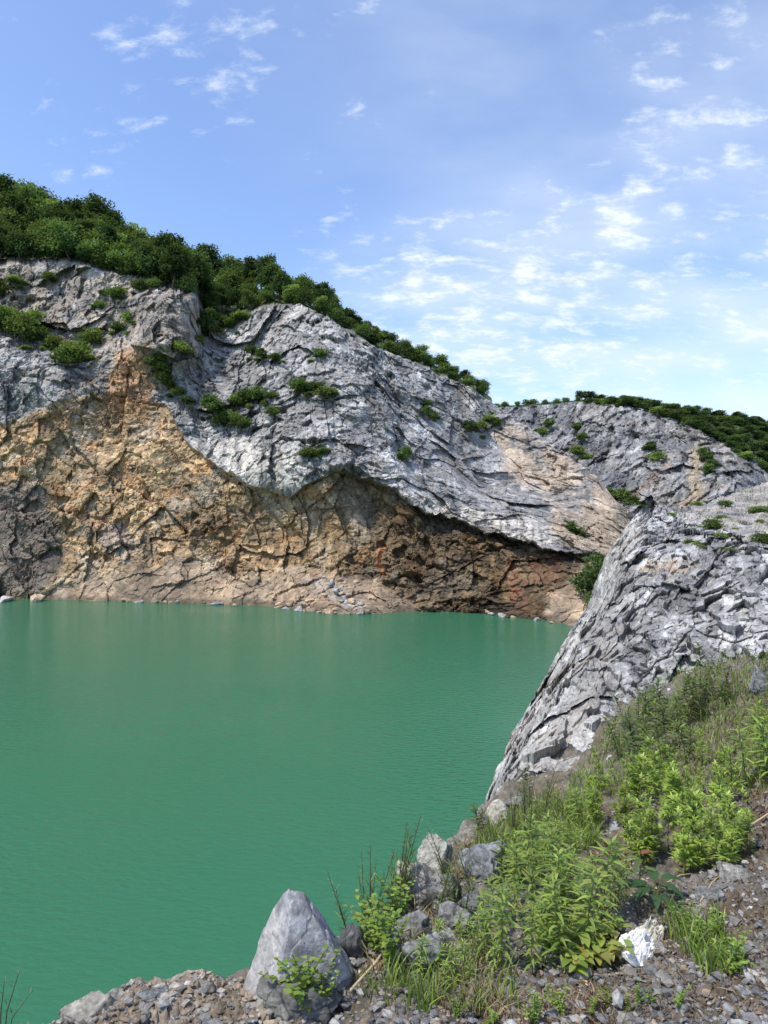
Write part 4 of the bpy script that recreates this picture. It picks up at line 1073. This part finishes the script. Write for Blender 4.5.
def scatter_gravel():
    rs = np.random.default_rng(9)
    n = 34000
    px = rs.uniform(40, 1120, n); py = 650 + 400 * rs.uniform(0, 1, n) ** .62
    keep = np.ones(n, bool)
    P, hit = on_ground_many(px, py)
    inb = poly_sd(P[:, 0], P[:, 1], BANK)
    dens = np.where(py > 940, 1, .55) * np.where(P[:, 1] > 5, .5, 1)
    keep = hit & (inb > -.06) & (P[:, 1] < 9) & (rs.uniform(size=n) < dens) & (P[:, 2] > CAMZ - 4)
    P = P[keep]; n = len(P); PX = px[keep]
    d, t = ico(1)
    s = np.clip(0.0042 * np.exp(rs.normal(size=n) * .55), .002, .022) * (1 + .10 * P[:, 1])
    V = np.empty((n, len(d), 3)); C = np.empty((n, len(d), 3))
    tones = np.array([(.30, .295, .28), (.22, .215, .21), (.36, .33, .28), (.42, .41, .38), (.33, .26, .185), (.17, .165, .16), (.50, .49, .46)])
    tw = [.26, .24, .16, .10, .12, .09, .03]
    ti = rs.choice(7, n, p=tw)
    for k in range(n):
        nn = rs.normal(size=(7, 3)); nn /= np.linalg.norm(nn, axis=1)[:, None]
        dt = d @ nn.T
        r = np.where(dt > .1, rs.uniform(.55, 1, 7)[None] / np.maximum(dt, .1), 9).min(1).clip(.4, 1.5)
        A = d * r[:, None] * (s[k] * np.array([rs.uniform(.8, 1.6), rs.uniform(.7, 1.2), rs.uniform(.5, .9)]))
        a = rs.uniform(0, 6.28); ca, sa = math.cos(a), math.sin(a)
        V[k] = np.stack([A[:, 0] * ca - A[:, 1] * sa, A[:, 0] * sa + A[:, 1] * ca, A[:, 2]], -1) + P[k] + [0, 0, s[k] * .25]
        C[k] = (tones[(2, 4)[k % 2]] if PX[k] < 330 and k % 5 < 3 else tones[ti[k]]) * rs.uniform(.6, 1.0)
    F_ = (t[None] + (np.arange(n) * len(d))[:, None, None]).reshape(-1, 3)
    tag(link('gravel', mesh_np('gravel', V.reshape(-1, 3), [F_], C.reshape(-1, 3), False), M_STONE), 'loose grey and tan gravel strewn over the bank', 'gravel', kind='stuff')


scatter_gravel()


# ------------------------------------------------------------------ weeds and grass
def add_leaf(buf, base, direc, length, width, droop, col, rs, fold=.25, segs=4, shape=.45):
    """one bent, folded leaf blade"""
    direc = np.array(direc, float); direc /= np.linalg.norm(direc)
    side = np.cross(direc, [0, 0, 1.0]); ns = np.linalg.norm(side)
    side = side / ns if ns > 1e-3 else np.array([1.0, 0, 0])
    p = np.array(base, float); V = []
    t = np.linspace(0, 1, segs + 1)
    cur = direc.copy()
    for k in range(segs + 1):
        u = t[k]
        w = width * .5 * (math.sin(math.pi * min(1, u ** shape * .98 + .02)) ** .9 + .06) if k < segs else .002 * width
        nrm = np.cross(side, cur)
        V += [p - side * w + nrm * w * fold, p.copy(), p + side * w + nrm * w * fold]
        cur = cur + np.array([0, 0, -droop / segs]); cur /= np.linalg.norm(cur)
        p = p + cur * length / segs
    q = []
    for k in range(segs):
        a = 3 * k
        q += [[a, a + 1, a + 4, a + 3], [a + 1, a + 2, a + 5, a + 4]]
    buf.add(V, q, None, np.array(col) * rs.uniform(.8, 1.2))


def stem_curve(h, rs, bend=.12, n=6):
    b = rs.normal(size=2) * bend * h
    return [np.array([b[0] * u * u, b[1] * u * u, h * u - .03 * (u == 0)]) for u in np.linspace(0, 1, n)]


def curve_at(pts, u):
    k = min(int(u * (len(pts) - 1)), len(pts) - 2); f = u * (len(pts) - 1) - k
    return pts[k] * (1 - f) + pts[k + 1] * f


def make_weed(name, seed, kind, h, cols, stem_mat):
    rs = np.random.default_rng(seed); root = empty(name); bs_, bl = Buf(), Buf()
    def pick(): return cols[rs.integers(len(cols))]
    if kind == 'lance':       # unbranched stem, many lance-shaped leaves crowding towards the tip
        st = stem_curve(h, rs); tube(bs_, st, np.linspace(.0045, .0018, 6), 5)
        n = int(34 * h / .5)
        for k in range(n):
            u = .18 + .80 * (k / n) ** .8; th = k * 2.4 + rs.uniform(-.3, .3); el = lerp(.15, 1.0, max(0, u - .3) / .7) + rs.uniform(-.15, .2)
            ln = h * .26 * (1.0 - .45 * abs(u - .6)) * rs.uniform(.75, 1.2) * (1 if u < .92 else .6)
            add_leaf(bl, curve_at(st, u), (math.cos(th), math.sin(th), el), ln, ln * .19, rs.uniform(.5, 1.1), pick(), rs)
    elif kind == 'mugwort':   # branched, divided pale leaves
        st = stem_curve(h, rs); tube(bs_, st, np.linspace(.005, .002, 6), 5)
        for k in range(int(30 * h / .5)):
            u = .15 + .83 * rs.uniform(); th = rs.uniform(0, 6.28); b0 = curve_at(st, u); ln = h * rs.uniform(.14, .26) * (1.1 - .5 * u)
            dr = np.array([math.cos(th), math.sin(th), .55 + .5 * u]); dr /= np.linalg.norm(dr); tip = b0 + dr * ln * .55
            tube(bs_, [b0, tip], [.0016, .001], 4)
            c = np.array(pick())
            for j in range(6):
                bb = b0 + (tip - b0) * (.45 + .55 * j / 5); a2 = th + (1 if j % 2 else -1) * rs.uniform(.5, 1.0)
                add_leaf(bl, bb, (math.cos(a2), math.sin(a2), .35 + rs.uniform(-.2, .3)), ln * rs.uniform(.42, .68), ln * .19, rs.uniform(.2, .7), c, rs, segs=3)
            add_leaf(bl, tip, dr, ln * .6, ln * .19, .3, c * 1.1, rs, segs=3)
    elif kind == 'oval':      # low, broad oval leaves
        for s_ in range(3):
            st = stem_curve(h * rs.uniform(.6, 1), rs, .45); tube(bs_, st, np.linspace(.003, .0015, 6), 5)
            for k in range(9):
                u = .25 + .75 * k / 9; th = k * 2.4 + rs.uniform(-.4, .4); ln = h * .30 * rs.uniform(.8, 1.2)
                add_leaf(bl, curve_at(st, u), (math.cos(th), math.sin(th), .5), ln, ln * .5, rs.uniform(.7, 1.3), pick(), rs, .18, 5, .7)
    elif kind == 'spike':     # thin tall dark stalk with narrow, upright leaves
        for s_ in range(2):
            st = stem_curve(h * rs.uniform(.7, 1), rs, .10); tube(bs_, st, np.linspace(.004, .0012, 6), 5)
            for k in range(34):
                u = .12 + .86 * k / 34; th = k * 2.4; ln = h * .15 * rs.uniform(.6, 1.2) * (1.2 - .7 * u)
                add_leaf(bl, curve_at(st, u), (math.cos(th), math.sin(th), .9), ln, ln * .12, rs.uniform(.1, .6), pick(), rs, segs=3)
    elif kind == 'round':     # little sprout with round pale leaflets
        for s_ in range(5):
            st = stem_curve(h * rs.uniform(.6, 1), rs, .35); tube(bs_, st, np.linspace(.0022, .001, 6), 4)
            for k in range(22):
                u = .2 + .8 * k / 22; th = k * 2.4; ln = h * .11 * rs.uniform(.7, 1.2)
                add_leaf(bl, curve_at(st, u), (math.cos(th), math.sin(th), .4), ln, ln * .62, rs.uniform(.3, .9), pick(), rs, .1, 4, .75)
    link('stem', bs_.mesh('stem'), stem_mat, root); link('foliage', bl.mesh('foliage'), M_LEAF, root)
    return root


YG = [(.31, .42, .08), (.27, .38, .07), (.37, .47, .10), (.20, .30, .055)]
MG = [(.20, .285, .06), (.155, .235, .055), (.25, .335, .075), (.13, .20, .05)]
DG = [(.09, .13, .036), (.11, .15, .042), (.07, .105, .032), (.145, .17, .05)]
MGL = MG + [(.29, .38, .085), (.31, .37, .09), (.27, .31, .08)]
YO = [(.25, .33, .06), (.20, .29, .055), (.28, .34, .07), (.31, .29, .07)]
LANCE = [make_weed('tall_weed', 700 + k, 'lance', h, MGL if k % 2 else MG + YG[:2], M_STEM) for k, h in enumerate((.5, .58, .44, .62, .5))]
MUG = [make_weed('mugwort', 720 + k, 'mugwort', h, YG if k != 2 else MGL, M_STEM) for k, h in enumerate((.5, .58, .45, .52))]
OVAL = [make_weed('broad_leaf_weed', 740 + k, 'oval', h, YO if k < 2 else MGL, M_STEM) for k, h in enumerate((.24, .28, .22))]
SPIKE = [make_weed('slender_weed', 760 + k, 'spike', h, DG + [MG[0]], M_DARKSTEM) for k, h in enumerate((.55, .45, .6))]
DARKW = [make_weed('leafy_weed', 780 + k, 'lance', h, DG + [MG[0]], M_DARKSTEM) for k, h in enumerate((.55, .65, .5))]
SPROUT = [make_weed('sprout', 800 + k, 'round', h, [(.25, .34, .06), (.20, .30, .05), (.15, .24, .05)], M_STEM) for k, h in enumerate((.16, .22, .19))]

rw_ = random.Random(11)


def clump(protos, n, area, s0, s1, label, cat, group, accept=None, tilt=.12):
    """n plants inside a pixel-sized patch of the bank, every one on the ground under it"""
    made = 0; tries = 0
    poly = [(a, b) for a, b in area]; ax = [a for a, _ in poly]; ay = [b for _, b in poly]
    while made < n and tries < n * 30:
        tries += 1
        px, py = rw_.uniform(min(ax), max(ax)), rw_.uniform(min(ay), max(ay))
        if poly_sd(np.array([px]), np.array([py]), poly)[0] < 0: continue
        p = on_ground(px, py)
        if p.y > 12: continue
        o = plant(protos, rw_.randrange(len(protos)), p - Vector((0, 0, .01)), rw_.uniform(s0, s1), rw_.uniform(0, 6.3), label, cat, group)
        o.rotation_euler = (rw_.uniform(-tilt, tilt), rw_.uniform(-tilt, tilt), rw_.uniform(0, 6.3))
        made += 1


clump(LANCE, 40, [(478, 945), (500, 900), (540, 880), (585, 890), (612, 930), (600, 965), (540, 985), (490, 975)], .36, .68, 'green tall weed in the big leafy clump in front', 'weed', 'tall weeds of the front clump')
clump(LANCE, 18, [(500, 880), (560, 850), (585, 870), (560, 900), (510, 905)], .34, .56, 'tall weed at the back of the big leafy clump', 'weed', 'tall weeds at the back of the clump')
clump(OVAL, 16, [(535, 950), (610, 935), (612, 955), (596, 978), (545, 985)], .5, .75, 'yellow green broad leaf weed low at the foot of the clump', 'weed', 'broad leaf weeds at the foot of the clump')
clump(MUG, 40, [(625, 862), (650, 825), (720, 825), (748, 858), (722, 884), (655, 880)], .42, .72, 'yellow green mugwort in the bright bush by the bare soil', 'weed', 'mugwort plants of the bright bush')
clump(MUG, 38, [(570, 838), (592, 795), (680, 785), (735, 800), (720, 825), (640, 828)], .42, .75, 'mugwort in the pale band behind the bright bush', 'weed', 'mugwort plants behind the bush')
clump(LANCE, 24, [(520, 850), (545, 815), (600, 800), (600, 835), (550, 860)], .26, .46, 'slim green weed in the strip between ridge and clump', 'weed', 'weeds between ridge and clump')
clump(DARKW, 34, [(600, 765), (615, 730), (650, 715), (690, 720), (690, 770), (640, 790)], .45, .85, 'dark green leafy weed in the thicket below the ridge', 'weed', 'weeds in the thicket below the ridge')
clump(DARKW, 12, [(675, 712), (690, 690), (725, 690), (730, 712), (700, 722)], .5, .9, 'dark weed in the small clump against the ridge foot', 'weed', 'weeds against the ridge foot')
clump(DARKW, 34, [(600, 720), (690, 672), (768, 655), (775, 760), (700, 780), (620, 775)], .22, .5, 'low weed scattered over the slope under the ridge', 'weed', 'low weeds scattered on the slope', tilt=.3)
clump(SPIKE, 26, [(600, 740), (690, 680), (768, 660), (775, 780), (700, 780), (620, 785)], .25, .6, 'thin low weed scattered over the slope under the ridge', 'weed', 'thin low weeds scattered on the slope', tilt=.3)
clump(MUG, 16, [(560, 800), (600, 765), (700, 750), (745, 780), (690, 800), (590, 830)], .3, .6, 'low pale mugwort on the slope above the bright bush', 'weed', 'low mugwort above the bush')
clump(LANCE, 16, [(400, 985), (440, 950), (480, 940), (500, 985), (460, 1005)], .18, .35, 'small weed in the stony gap left of the big clump', 'weed', 'small weeds in the stony gap', tilt=.3)
clump(LANCE, 7, [(745, 790), (752, 768), (775, 768), (775, 792)], .6, .95, 'upright weed at the right edge of the slope', 'weed', 'weeds at the right edge')
clump(SPIKE, 8, [(375, 915), (385, 895), (402, 895), (400, 925)], .55, .95, 'slender dark weed on the edge left of the cream outcrop', 'weed', 'slender weeds left of the outcrop', tilt=.35)
clump(SPIKE, 9, [(425, 935), (440, 905), (475, 895), (470, 930)], .45, .85, 'slender weed growing up past the cream outcrop', 'weed', 'slender weeds past the outcrop', tilt=.3)
clump(SPIKE, 7, [(480, 862), (500, 830), (560, 800), (570, 830), (520, 860)], .5, .95, 'thin dark stalk rising above the strip of weeds', 'weed', 'thin stalks above the strip')
clump(DARKW, 12, [(470, 860), (490, 825), (560, 780), (590, 770), (590, 800), (520, 840)], .25, .5, 'dark green weed on the saddle beside the ridge', 'weed', 'weeds on the saddle')
clump(SPROUT, 9, [(345, 975), (360, 940), (400, 930), (405, 975), (380, 995)], .8, 1.6, 'pale sprout beside the dry stalk', 'sprout', 'pale sprouts beside the dry stalk')
clump(SPIKE, 5, [(345, 940), (352, 925), (375, 915), (370, 945)], .5, .8, 'thin dark weed behind the pointed boulder', 'weed', 'thin weeds behind the boulder', tilt=.35)
clump(SPROUT, 4, [(298, 1016), (306, 1004), (332, 1004), (334, 1018)], .9, 1.3, 'yellow green sprout at the foot of the pointed boulder', 'sprout', 'sprouts at the foot of the boulder')
clump(SPROUT, 10, [(680, 930), (720, 930), (740, 985), (700, 990)], .5, .9, 'small green sprout on the gravel right of the bags', 'sprout', 'sprouts right of the bags')
clump(LANCE, 5, [(610, 910), (622, 896), (636, 900), (628, 918), (614, 925)], .4, .55, 'short drooping weed between clump and bags', 'weed', 'short weeds near the bags')
clump(SPROUT, 14, [(520, 1010), (640, 1000), (700, 1015), (600, 1024), (420, 1020)], .3, .6, 'tiny seedling on the front gravel', 'seedling', 'seedlings on the gravel')
# ridge-top plants
for (px, py, s, lab) in ((712, 524, .5, 'small bright bush on the flat top of the rock ridge'), (764, 540, .5, 'dry tuft like bush at the right end of the ridge top')):
    plant(SHRUBS, 3, on_ridge(px, py) - Vector((0, 0, .08)), s * .20 * (1.3), 1.0, lab, 'bush', None, 1.0)

for k in range(16):
    px, py = rw_.uniform(672, 775), rw_.uniform(500, 546)
    plant(SHRUBS, (1, 3)[k % 2], on_ridge(px, py) - Vector((0, 0, .06)), rw_.uniform(.04, .09) * (2 if py < 515 else 1), k, 'little low herb scattered over the flat rubble on the ridge', 'herb', 'herbs on the ridge rubble', .6)
# single plants that stand out
rs0 = np.random.default_rng(77)


def special_broad():
    root = empty('broad_leaf_plant', on_ground(655, 912)); b, l = Buf(), Buf()
    for th, ln, el in ((.2, .13, .35), (1.3, .12, .6), (2.6, .12, .3), (3.6, .11, .2), (5.2, .12, .25), (4.4, .10, .5), (6.0, .09, .7), (.8, .11, .2), (3.1, .10, .6), (5.7, .11, .1)):
        tip = np.array([math.cos(th) * .03, math.sin(th) * .03, .10 + .03 * math.sin(7 * th)])
        tube(b, [(0, 0, -.02), tip * .5 + [0, 0, .02], tip], [.004, .003, .002], 5)
        add_leaf(l, tip, (math.cos(th), math.sin(th), el), ln, ln * .38, 1.1, (.05, .10, .035), rs0, .15, 6, .7)
    link('stem', b.mesh('stem'), M_STEM, root); link('foliage', l.mesh('foliage'), M_LEAF, root)
    tag(root, 'dark green broad leaved plant above the crumpled bags', 'plant')
    root = empty('red_leaf_weed', on_ground(640, 905)); b, l = Buf(), Buf()
    for k in range(9):
        th = k * 2.4; z = .06 + .02 * k
        add_leaf(l, (0, 0, z), (math.cos(th), math.sin(th), .4), .10, .030, .8, (.22, .10, .045) if k > 7 else (.12, .18, .05), rs0)
    tube(b, [(0, 0, -.02), (0, 0, .12), (0, 0, .24)], [.003, .003, .002], 5)
    link('stem', b.mesh('stem'), M_STEM, root); link('foliage', l.mesh('foliage'), M_LEAF, root)
    tag(root, 'weed with rusty red upper leaves beside the dark broad leaves', 'weed')
    root = empty('yellow_flower', on_ground(472, 902)); b, l, p = Buf(), Buf(), Buf()
    tube(b, [(0, 0, -.02), (.005, 0, .06), (0, 0, .115)], [.002, .0015, .001], 5)
    for k in range(5):
        add_leaf(l, (0, 0, .02 + .012 * k), (math.cos(k * 2.4), math.sin(k * 2.4), .5), .05, .013, .8, MG[0], rs0, segs=3)
    for k in range(12):
        add_leaf(p, (0, 0, .115), (math.cos(k * .524), math.sin(k * .524), .45), .020, .009, .3, (.75, .52, .02), rs0, segs=3)
    link('stem', b.mesh('stem'), M_STEM, root); link('foliage', l.mesh('foliage'), M_LEAF, root); link('blossom', p.mesh('blossom'), M_LEAF, root)
    tag(root, 'single small yellow flower among the grey stones', 'flower')
    root = empty('orange_leaf_weed', on_ground(580, 965)); b, l = Buf(), Buf()
    tube(b, [(0, 0, -.02), (0, 0, .08), (.01, 0, .15)], [.003, .002, .0015], 5)
    add_leaf(l, (0, 0, .08), (.3, -.9, .1), .085, .04, .9, (.55, .33, .06), rs0, .15, 5, .7)
    for k in range(4): add_leaf(l, (0, 0, .09 + .02 * k), (math.cos(k * 2.4), math.sin(k * 2.4), .5), .09, .04, .9, YO[0], rs0, .15, 5, .7)
    link('stem', b.mesh('stem'), M_STEM, root); link('foliage', l.mesh('foliage'), M_LEAF, root)
    tag(root, 'low weed with one orange withered leaf', 'weed')
    # bare shoots in the lower left corner
    root = empty('twiggy_shoot', unproj(-2, 1030, 2.3)); root.scale = (.75, .75, .8); b, l = Buf(), Buf()
    for (dx, dz, r) in ((.10, .26, .002), (.03, .22, .002), (.16, .17, .0015), (-.03, .2, .0018)):
        tube(b, [(0, .02, -.22), (dx * .4, 0, dz * .3), (dx, 0, dz)], [r * 1.6, r * 1.3, r * .5], 5)
        for k in range(7):
            u = .3 + .1 * k; add_leaf(l, (dx * u, 0, dz * u), (math.cos(k * 2.4), math.sin(k * 2.4), .8), .035, .006, .3, DG[0], rs0, segs=3)
    link('stem', b.mesh('stem'), M_DARKSTEM, root); link('foliage', l.mesh('foliage'), M_LEAF, root)
    tag(root, 'dark twiggy shoot in the lower left corner over the water', 'plant')


special_broad()


def stalk(name, pts, r, label, mat=M_STRAW):
    b = Buf(); tube(b, [np.array(p) for p in pts], np.linspace(r, r * .5, len(pts)), 6)
    tag(link(name, b.mesh(name), mat), label, 'stalk' if 'stalk' in name else 'twig')


def gpt(px, py, up=.0):
    p = on_ground(px, py); return (p.x, p.y, p.z + up)


stalk('dry_stalk', [gpt(348, 1003, .03), gpt(375, 985, .06), gpt(395, 965, .07), gpt(428, 932, .04)], .006, 'long straw coloured dry stalk leaning across the stones')
stalk('bare_twig', [gpt(700, 908, .02), gpt(712, 895, .035), gpt(722, 882, .03)], .004, 'pale bare twig lying on the dark soil')
stalk('bare_twig', [gpt(652, 900, .03), gpt(680, 885, .03), gpt(700, 873, .02)], .004, 'thin brown twig under the bright bush')
stalk('bare_twig', [gpt(745, 838, .02), gpt(768, 820, .03), gpt(790, 808, .03)], .006, 'greyish stick at the right edge of the slope')
stalk('bare_twig', [gpt(608, 870, .02), gpt(625, 864, .03), gpt(642, 860, .02)], .004, 'short pale stick across the bare patch')


def crumpled(name, px, py, w, h, seed, mat, label):
    """thin crumpled sheet: a folded closed skin a few centimetres thick"""
    p = on_ground(px, py + h * .3); s = p.y / F
    n = 46; uu, vv = np.meshgrid(np.linspace(-1, 1, n), np.linspace(-1, 1, n), indexing='ij')
    q = np.stack([uu * 1.6, vv * 1.6, uu * 0 + seed], -1).reshape(-1, 3)
    f, e, r = facets(q * 1.5, seed); f2, e2, _ = facets(q * 3.5, seed + 1)
    rr = np.maximum(np.abs(uu), np.abs(vv)).ravel() / np.maximum(np.hypot(uu, vv).ravel(), 1e-6)      # square sheet gathered into a rough oval
    out = 1 + .25 * perlin(np.stack([np.cos(np.arctan2(vv, uu)) * 1.5, np.sin(np.arctan2(vv, uu)) * 1.5, uu * 0 + seed * 2.3], -1).reshape(-1, 3), seed)
    X_, Y_ = uu.ravel() * rr * out, vv.ravel() * rr * out
    edge = np.clip(1 - np.maximum(np.abs(uu), np.abs(vv)).ravel(), 0, 1)
    z = (.55 * sstep(0, .5, edge) + .5 * np.abs(f) + .30 * f2 + .45 * np.abs(fbm(q * .9, 3, seed)) * 2 - .15 * sstep(.1, 0, e)) * (.25 + .75 * sstep(0, .35, edge))
    top = np.stack([X_ * w * .56 * s, Y_ * w * .45 * s, z * h * .55 * s], -1)
    low = np.stack([X_ * w * .54 * s, Y_ * w * .43 * s, z * h * .25 * s - .012], -1)
    P = np.concatenate([top, low]); g_ = grid_faces(n, n)
    rim = np.concatenate([np.arange(n) * n, (n - 1) * n + np.arange(1, n), np.arange(n - 2, -1, -1) * n + n - 1, np.arange(n - 2, 0, -1)])
    r2_ = np.roll(rim, -1)
    t = np.concatenate([g_, g_[:, ::-1] + n * n, np.stack([rim, r2_, r2_ + n * n, rim + n * n], -1)])
    o = link(name, mesh_np(name, P, [t], None, False), mat); o.location = p + Vector((0, h * .25 * s, h * .08 * s)); o.rotation_euler = (.35, .15, .4)
    tag(o, label, 'litter')


crumpled('crumpled_bag', 640, 954, 38, 30, 5, M_PLASTIC, 'crumpled bright white plastic bag on the gravel, the lower one')
crumpled('crumpled_bag', 653, 931, 26, 28, 9, M_PAPER, 'crumpled off white bag just behind the bright white one')


def blades(name, n, sample, h0, h1, wid, cols, label, lean=.5, mat=None):
    rs = np.random.default_rng(len(name) + n)
    px, py = sample(rs, n)
    P, hit = on_ground_many(px, py)
    ok = hit & (poly_sd(P[:, 0], P[:, 1], BANK) > -.08) & (P[:, 1] < 11) & (P[:, 2] > CAMZ - 3.6)
    P = P[ok]; n = len(P)
    h = rs.uniform(h0, h1, n); th = rs.uniform(0, 6.28, n); ln = rs.uniform(.1, lean, n) * h * 1.6
    dx, dy = np.cos(th), np.sin(th); th2 = rs.uniform(0, 6.28, n); sx, sy = np.cos(th2), np.sin(th2)
    w = wid * rs.uniform(.6, 1.4, n) * (1 + .12 * P[:, 1])
    rows = []
    for u, ww in ((0, 1), (.45, .85), (.8, .5), (1, .05)):
        c = P + np.stack([dx * ln * u * u, dy * ln * u * u, h * (u - .25 * u * u * lean) - .01 * (u == 0)], -1)
        o = np.stack([sx * w * ww, sy * w * ww, 0 * w], -1)
        rows += [c - o, c + o]
    V = np.stack(rows, 1).reshape(-1, 3)
    b = (np.arange(n) * 8)[:, None]
    q = np.concatenate([b + np.array([[0, 1, 3, 2]]), b + np.array([[2, 3, 5, 4]]), b + np.array([[4, 5, 7, 6]])])
    C = np.array(cols)[rs.integers(len(cols), size=n)] * rs.uniform(.7, 1.25, n)[:, None]
    o = link(name, mesh_np(name, V, [q], np.repeat(C, 8, 0)), mat or M_LEAF)
    tag(o, label, name.replace('_', ' '), kind='stuff')


def smp(polys, weights):
    def f(rs, n):
        X, Y = [], []
        for p, w in zip(polys, weights):
            p = np.array(p, float); m = int(n * w)
            x = rs.uniform(p[:, 0].min(), p[:, 0].max(), m * 3); y = rs.uniform(p[:, 1].min(), p[:, 1].max(), m * 3)
            k = poly_sd(x, y, p) > 0; X.append(x[k][:m]); Y.append(y[k][:m])
        return np.concatenate(X), np.concatenate(Y)
    return f


blades('grass', 13500, smp([[(560, 800), (600, 735), (680, 668), (768, 652), (1000, 640), (1000, 760), (700, 800)], [(460, 870), (500, 825), (600, 790), (600, 850), (520, 890)], [(420, 990), (450, 960), (500, 960), (520, 1005), (440, 1010)], [(360, 1000), (400, 985), (440, 1000), (430, 1015)], [(660, 920), (720, 930), (745, 985), (700, 985)]], [.62, .27, .014, .012, .03]),
       .04, .15, .0022, [MG[0], MG[1], DG[1], (.16, .21, .06), YG[1]], 'low green grass and herbs over the bank')
blades('dry_grass', 7500, smp([[(430, 990), (480, 940), (500, 985), (520, 1010), (440, 1015)], [(650, 720), (700, 690), (768, 660), (1050, 640), (1050, 860), (700, 780)], [(440, 900), (470, 840), (560, 780), (560, 830), (470, 880)], [(350, 1000), (380, 950), (440, 900), (450, 970)]], [.06, .48, .2, .07]),
       .03, .11, .0018, [(.34, .27, .15), (.26, .20, .11), (.20, .16, .09), (.30, .28, .13)], 'thin straw coloured dry grass', .7, M_LITTER)
blades('leaf_litter', 14000, smp([[(560, 1024), (640, 930), (690, 880), (768, 830), (1100, 780), (1100, 1024)], [(590, 880), (595, 840), (650, 845), (650, 875)], [(640, 780), (690, 700), (768, 670), (768, 820)], [(520, 1000), (600, 985), (640, 1024), (480, 1024)]], [.5, .08, .3, .12]),
       .006, .03, .0028, [(.13, .09, .06), (.09, .065, .045), (.20, .14, .09), (.26, .21, .14)], 'brown dead leaf and twig litter on the soil', 2.2, M_LITTER)

# hide nothing, leave no unused prototype behind
for lst in (TREES, SHRUBS, LANCE, MUG, OVAL, SPIKE, DARKW, SPROUT):
    for p in lst:
        if p.name not in _used:
            for ch in list(p.children): bpy.data.objects.remove(ch)
            bpy.data.objects.remove(p)
